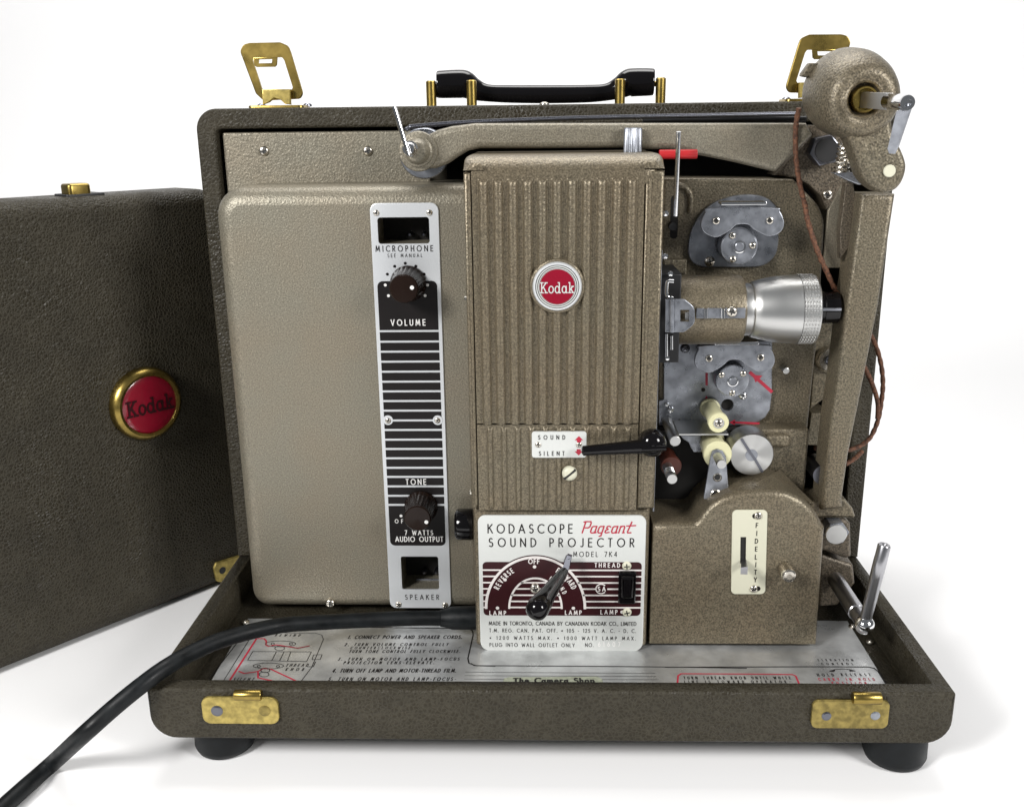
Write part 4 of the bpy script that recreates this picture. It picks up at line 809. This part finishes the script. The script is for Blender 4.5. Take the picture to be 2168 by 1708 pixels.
# ---- upper reel arm with pulley
UY = -.042
top_ = XS('B', [(140, 585), (220, 545), (330, 516), (520, 492), (1200, 490), (2100, 490)], UY)+XS('C', [(1120, 676)], UY)
bot_ = XS('C', [(1165, 760), (900, 1022), (620, 955), (330, 898), (150, 862)], UY)+XS('B', [(1900, 700), (1700, 686), (1000, 692), (560, 692), (460, 712), (380, 760), (300, 815), (210, 850), (110, 858), (10, 820), (-30, 740), (-10, 660), (60, 610)], UY)
ua = slab('upper_reel_arm', [(top_+bot_)[::-1]], UY, .013, 'hammer', PJ, .0032, 4)
c = P('A', 2000, 1070, -.024); r = LEN('A', 214, 2000, 1070, -.024)
pu = lathe('belt_pulley', [(0, r*.9), (.001, r), (.0034, r), (.0044, r*.94), (.0046, r*.5), (.0046, 0)], c+V((0, .0046, 0)), (0, -1, 0), 'steel', PJ, 192, lambda t, h: 1-.012*(1+cos(96*t))*(.0005 < h < .004))
c = P('A', 1990, 1052, UY)
lathe('arm_boss', [(0, .0105), (.0012, .0100), (.0015, .0082), (.0035, .0078), (.0040, .0068), (.0055, .0064), (.0100, .0052), (.0105, .0046)], P('B', 70, 715, UY), (0, -1, 0), 'hammer', ua, 48)
p0 = P('A', 1868, 1032, -.060)
spn = lathe('reel_spindle', [(0, .0040), (.004, .0040), (.0045, .0034), (.0105, .0034), (.0112, .0029), (.0112, .0016), (.0106, .0013), (.0106, 0)], p0+V((0, .0112, 0)), (0, -1, 0), 'chrome', ua, 32)
tube('spindle_key', [P('A', 1745, 672, -.0612), P('A', 1810, 880, -.0615), P('A', 1872, 1085, -.0622)], [.0014, .0013, .0011], 'chrome', PJ, 8)
# spring belt along the top; a black tube stands in for its shadow
helix('spring_belt', spl([P('B', x, y, -.028) for x, y in ((-30, 545), (0, 528), (45, 516), (480, 484), (1200, 455), (1700, 442), (2168, 434))]+[P('C', 1050, 612, -.028)], 8, False), .0009, .00045, 330, 'darksteel', PJ)
tube('belt_shadow', spl([P('C', x, y, -.020) for x, y in ((-40, 662), (100, 658), (200, 654), (700, 650), (1110, 652))], 8, False), .0019, 'black', PJ, 10)
# ---- pivot bracket and dark castings at the right
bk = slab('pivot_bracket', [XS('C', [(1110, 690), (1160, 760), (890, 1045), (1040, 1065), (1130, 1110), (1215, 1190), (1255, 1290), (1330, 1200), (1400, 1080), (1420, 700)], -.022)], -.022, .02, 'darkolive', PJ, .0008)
screw('D', 1555, 190, -.022, 42, bk)
hx = X2('S', 405, 1165, -.030); r = LEN('S', 160, 405, 1165, -.030)
hb_ = slab('hex_bolt', [[(hx[0]+r*cos(radians(a)), hx[1]+r*sin(radians(a))) for a in range(12, 372, 60)]], -.030, .008, 'darksteel', PJ, .0006)
lathe('bolt_face', [(0, r*.74), (.0003, r*.72), (.0003, 0)], (hx[0]+.0006, -.030, hx[1]), (0, -1, 0), 'black', hb_, 32)
slab('grey_blade', [XS('D', [(1690, 78), (1562, 318), (1528, 725), (1558, 772), (1668, 772), (1652, 490), (1702, 92)][::-1], -.040)], -.040, .002, 'hammer', PJ, .0004)
bp = slab('side_panel', [XS('D', [(1460, 1180), (1700, 1180), (1690, 1690), (1420, 1890), (1440, 1640)][::-1], -.014)], -.014, .02, 'olive', PJ, .0006)
slab('side_panel', [XS('E', [(1430, 703), (1560, 703), (1530, 960), (1390, 960)][::-1], -.012)], -.012, .02, 'olive', PJ, .0006)
c = P('E', 1572, 285, -.018); r = LEN('E', 88, 1572, 285, -.018)
wa = lathe('idler_wheel', [(0, r*1.22), (.0015, r*1.22), (.0025, r*1.12), (.0018, r*1.0), (.003, r), (.0036, r*.92), (.0038, r*.5), (.0036, 0)], c+V((0, .003, 0)), (0, -1, 0), ['nickel'], PJ, 48); screw('E', 1572, 285, -.0190, 42, wa, mt='darksteel')
lathe('axle_stub', [(0, .006), (.02, .006)], P('T', 300, 1300, -.03), (0, -1, 0), 'darksteel', PJ, 24)
# ---- right reel arm with its domed head
VY = -.060
right = XS('T', [(840, 0), (720, 600), (590, 1240), (538, 1600), (545, 1680)], VY)
left = XS('T', [(570, 0), (480, 700), (440, 950), (380, 1500), (362, 1700)], VY)
tR, tL = X2('C', 1748, 1178, VY), X2('C', 1502, 1178, VY)
ra = slab('rear_reel_arm', [[tL]+left+right[::-1]+[tR]], VY, .020, 'olive', PJ, .0030, 4)
slab('arm_shade_strip', [XS('D', [(1700, 95), (1760, 80), (1790, 300), (1740, 600), (1660, 700), (1655, 480)][::-1], -.050)], -.050, .006, 'darkolive', ra, .0006)  # dark strip standing in for the shade beside the arm
HB = -.050; c = P('S', 610, 585, HB); r = LEN('S', 432, 610, 585, HB)
dome = [(-.004, r*.97), (0, r), (.010, r*.985), (.017, r*.95), (.023, r*.88), (.027, r*.78), (.0295, r*.66), (.0300, r*.52), (.0292, r*.44), (.0298, r*.40), (.0290, r*.36), (.0240, r*.34)]
bo = P('S', 800, 655, HB-.0298); sh = V((bo.x-c.x, 0, bo.z-c.z))
mb = MB(); lathemb(mb, dome, c, (0, -1, 0), 72)
mb.v = [tuple(V(q_)+sh*min(1, max(0, (c.y-q_[1]-.006)/.021))) for q_ in mb.v]; hdm = mb.obj('arm_head', 'olive', PJ)
slab('pawl', [XS('S', [(250, 290), (175, 395), (172, 418), (225, 430), (330, 420), (330, 290)], HB-.004)], HB-.004, .006, 'olive', hdm, .0008)
fc = V((bo.x, HB-.024, bo.z)); tip = P('S', 1228, 688, -.1345); sd = (tip-fc).normalized()
lathe('brass_bushing', [(0, r*.29), (.0060, r*.29), (.0068, r*.27), (.0068, r*.235), (.003, r*.23), (.003, r*.1)], fc, (0, -1, 0), 'brass', hdm, 40)
w2 = LEN('S', 86, 900, 670, -.09); e1 = fc.lerp(tip, .62); su = V((0, 0, 1)); sx = sd.cross(su).normalized()*-1; su = sx.cross(sd)*1
mb = MB(); slabmb(mb, [[(-w2*.40, -w2*.9), (w2*.40, -w2*.9), (w2*.40, w2*.9), (-w2*.40, w2*.9)]], (e1, V((1, 0, 0)), V((0, 0, 1)), sd), (e1-fc).length-.002, .0004); mb.obj('flat_shaft', 'alu', hdm)
LS = (tip-e1).length
lathe('shaft_end', [(-.0005, w2*.80), (0, w2*.88), (LS-.0015, w2*.88), (LS, w2*.78), (LS, w2*.45), (LS-.002, w2*.40)], e1, sd, 'chrome', hdm, 40)
kd = tip.y+.001
kt = [P('S', x, y, kd+q_) for x, y, q_ in ((1222, 700, 0), (1268, 690, 0), (1240, 780, .001), (1125, 1120, .012), (1085, 1200, .014), (1040, 1195, .014), (1025, 1150, .013), (1112, 780, .002))]
mb = MB(); kb_ = [p+V((.0012, .0012, 0)) for p in kt]; n = len(kt)
mb.add(kt+kb_, [list(range(n)), [n+i for i in range(n)][::-1]]+[[i, n+i, n+(i+1) % n, (i+1) % n] for i in range(n)], False); mb.obj('folding_key', 'steel', hdm)
LK = -.076
lk = slab('arm_link', [spl2(XS('S', [(640, 860), (850, 770), (1050, 770), (1090, 980), (1190, 1200), (1222, 1330), (1185, 1470), (1110, 1560), (1000, 1592), (890, 1550), (770, 1420), (680, 1150), (615, 980)][::-1], LK), 5)], LK, .014, 'olive', PJ, .0030, 4)
q = LEN('S', 62, 1042, 1370, LK); lathe('link_pin', [(0, q), (.0006, q), (.0009, q*.9), (.0009, 0)], P('S', 1042, 1370, LK), (0, -1, 0), 'cream', lk, 32)
helix('coil_spring', [P('S', 610, 1085, -.048), P('S', 560, 1390, -.048)], .0036, .0007, 6.5, 'nickel', PJ, 16, 6)
slab('spring_bracket', [XS('S', [(485, 1392), (690, 1384), (800, 1500), (740, 1510), (640, 1470)][::-1], -.055)], -.055, .006, 'steel', PJ, .0005)
# brown round belt
bl_ = [('C', 1062, 570, -.046), ('C', 1040, 700, -.044), ('C', 1040, 900, -.044), ('C', 1062, 1080, -.046), ('C', 1105, 1260, -.048), ('D', 1400, 400, -.050), ('D', 1470, 620, -.051), ('D', 1545, 790, -.050), ('D', 1620, 950, -.047), ('D', 1700, 1080, -.040), ('T', 700, 150, -.02), ('T', 790, 265, -.012), ('T', 850, 440, -.012), ('T', 873, 620, -.014), ('T', 860, 790, -.016), ('T', 826, 960, -.018), ('T', 755, 1100, -.022), ('T', 640, 1175, -.026), ('T', 500, 1200, -.03), ('T', 300, 1175, -.032)]
bpts = spl([P(a, x, y, d) for a, x, y, d in bl_], 7, False)
db = tube('drive_belt', bpts, [.00135+.00018*sin(i*2.1) for i in range(len(bpts))], 'belt', PJ, 10)
tube('belt_strand', spl([P('T', x, y, d) for x, y, d in ((640, 350, -.02), (742, 545, -.016), (795, 670, -.016), (830, 800, -.017), (828, 930, -.0175))], 7, False), .0014, 'belt', db, 10)
tube('belt_strand', spl([P('T', x, y, d) for x, y, d in ((560, 1310, -.012), (640, 1260, -.008), (700, 1200, -.004))], 7, False), .0014, 'belt', db, 10)
# ---- elevating gear, lower right
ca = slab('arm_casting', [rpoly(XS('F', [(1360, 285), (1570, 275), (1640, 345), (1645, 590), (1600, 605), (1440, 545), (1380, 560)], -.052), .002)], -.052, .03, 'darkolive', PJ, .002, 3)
slab('arm_foot', [rpoly(XS('T', [(250, 1620), (560, 1600), (625, 1680), (650, 1760), (250, 1760)], -.055), .001)], -.055, .02, 'olive', ca, .0015)
hx = X2('F', 1535, 415, -.062); r = LEN('F', 95, 1535, 415, -.062)
hb2 = slab('hex_bolt', [[(hx[0]+r*cos(radians(a)), hx[1]+r*sin(radians(a))) for a in range(5, 365, 60)]], -.062, .010, 'steel', PJ, .0007)
lathe('bolt_face', [(0, r*.86), (.0005, r*.8), (.0005, 0)], (hx[0]-.0004, -.062, hx[1]-.0004), (0, -1, 0), 'alu', hb2, 32)
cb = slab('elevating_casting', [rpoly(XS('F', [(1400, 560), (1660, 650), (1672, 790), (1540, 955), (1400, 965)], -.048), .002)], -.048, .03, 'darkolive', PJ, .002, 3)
c1 = P('F', 1735, 1085, -.104)
cr = lathe('crank_rod', [(0, .0047), (.040, .0047), (.0405, .0042), (.052, .0042)], V((c1.x, -.052, c1.z)), (0, -1, 0), 'satin', PJ, 32)
t1 = P('F', 1886, 490, -.106); dv = (t1-c1)
lathe('crank_handle', [(0, .0030), (dv.length*.6, .0033), (dv.length*.605, .0034), (dv.length*.84, .0034), (dv.length*.845, .0033), (dv.length*.985, .0033), (dv.length, .0028), (dv.length, .0016), (dv.length-.001, 0)], c1+V((0, -.001, 0)), dv.normalized(), 'satin', cr, 32)
lathe('crank_ball', [(.0052*sin(radians(a)), max(0, .0052*cos(radians(a)))) for a in range(-90, 91, 15)], c1+V((0, -.0015, 0)), (0, -1, 0), 'chrome', cr, 32)

# ------------------------------------------------------------------ power cord
cw = [('d', 1012, 1307, -.066), ('d', 940, 1308, -.068), ('d', 850, 1309, -.074), ('N', 1800, 640, -.086), ('N', 1581, 662, -.098), ('N', 1300, 733, -.116), ('N', 1100, 818, -.132), ('N', 950, 905, -.146), ('N', 820, 1000, -.156), ('N', 660, 1130, -.164), ('N', 480, 1290, -.171)]
cp3 = [P(*a) for a in cw]+[PZ('N', 300, 1455, .0046), PZ('N', 130, 1605, .0044), PZ('N', -40, 1760, .0044), PZ('N', -260, 1980, .0044)]
pw = thing('power_cord', 'thick black rubber power cord curving from the projector over its case tray onto the table', 'power cord', (cp3[-1].x, cp3[-1].y, 0))
cps = spl(cp3, 10, False); off = V(pw.location)
tube('cable', [p-off for p in cps], .0043, 'rubber', pw, 24)
tube('strain_relief', [V((cps[0].x+.006, cps[0].y, cps[0].z))-off, cps[0]-off, cps[8]-off, cps[9]-off, cps[11]-off], [.0072, .0070, .0066, .0058, .0047], 'rubber', pw, 24)

# ------------------------------------------------------------------ detached cover standing behind at the left
a, b = V((-.2332, .0514, 0)), V((-.3295, -.0655, 0)); u = (a-b).normalized(); nrm = V((u.y, -u.x, 0)); vz = V((0, 0, 1))
if nrm.y > 0: nrm = -nrm
cor = a+u*.030                                    # right end of the visible face
cv = thing('case_cover', 'dark leatherette case cover with round red badge standing behind the projector', 'case cover', (cor.x, cor.y, 0))
off = V(cv.location)
Hc = .2775; F = (cor-off, u, vz, nrm)
mb = MB(); slabmb(mb, [rpoly([(-.40, .0006), (0, .0006), (0, Hc), (-.40, Hc)], [.008, .012, .012, .008], 6)], F, .034, .009, 6); mb.obj('cover_shell', 'leather', cv)
def on_cover(reg, x, y):
    r_ = ray(reg, x, y); t = ((cor-CAM).dot(nrm))/r_.dot(nrm); p = CAM+r_*t; return ((p-cor).dot(u), p.z)
bcx = on_cover('Q', 965, 525); rb = .0275
F0 = (cor-off+u*bcx[0]+vz*bcx[1], u, vz, nrm)
e = on_cover('Q', 715, 530); rb = abs(bcx[0]-e[0])*.97
rim = lathe('round_badge', [(-.001, rb), (.003, rb), (.006, rb*.95), (.0075, rb*.86), (.0072, rb*.79), (.006, rb*.77)], F0[0], nrm, 'brass', cv, 64)
lathe('enamel_disc', [(0, rb*.80), (.0062, rb*.78), (.0066, rb*.74), (.0068, rb*.60), (.0069, rb*.3), (.007, .0001)], F0[0], nrm, 'enamel', rim, 64)
mb = MB(); txt(mb, 'Kodak', F0[0]-u*rb*.66-vz*rb*.22+nrm*.0073, u, vz, None, rb*1.32, rb*.42, w=.14, hs=1, font=KOD); mb.obj('lettering', 'maroon', rim, None)
# brass catch on its top edge, brass hinge tongue low at the right
lc = on_cover('d', 190, 412)
mb = MB(); slabmb(mb, [rrect(lc[0]-.010, -.026, lc[0]+.014, -.008, .002)], (cor-off+vz*(Hc+.0012)-nrm*0, u, nrm, vz), .0014, .0004)
ck = mb.obj('catch_base', 'black', cv)
mb = MB(); slabmb(mb, [rrect(lc[0]-.0075, -.022, lc[0]+.0065, -.010, .0025)], (cor-off+vz*(Hc+.0072), u, nrm, vz), .006, .0016, 3); mb.obj('brass_catch', 'brass', cv)
tg = [on_cover('N', x, y) for x, y in ((1232, 320), (1245, 290), (1420, 235), (1470, 235), (1470, 330), (1290, 402), (1250, 398))]
hp_ = MB(); slabmb(hp_, [rpoly(tg, .0015)], (F[0]+nrm*.0018, u, vz, nrm), .002, .0005); hpo = hp_.obj('hinge_tongue', 'brassworn', cv)
hc = on_cover('N', 1280, 332); lathe('tongue_hole', [(0, .0026), (.0001, .0026), (.0001, 0)], F[0]+u*hc[0]+vz*hc[1]+nrm*.00185, nrm, 'black', hpo, 20)
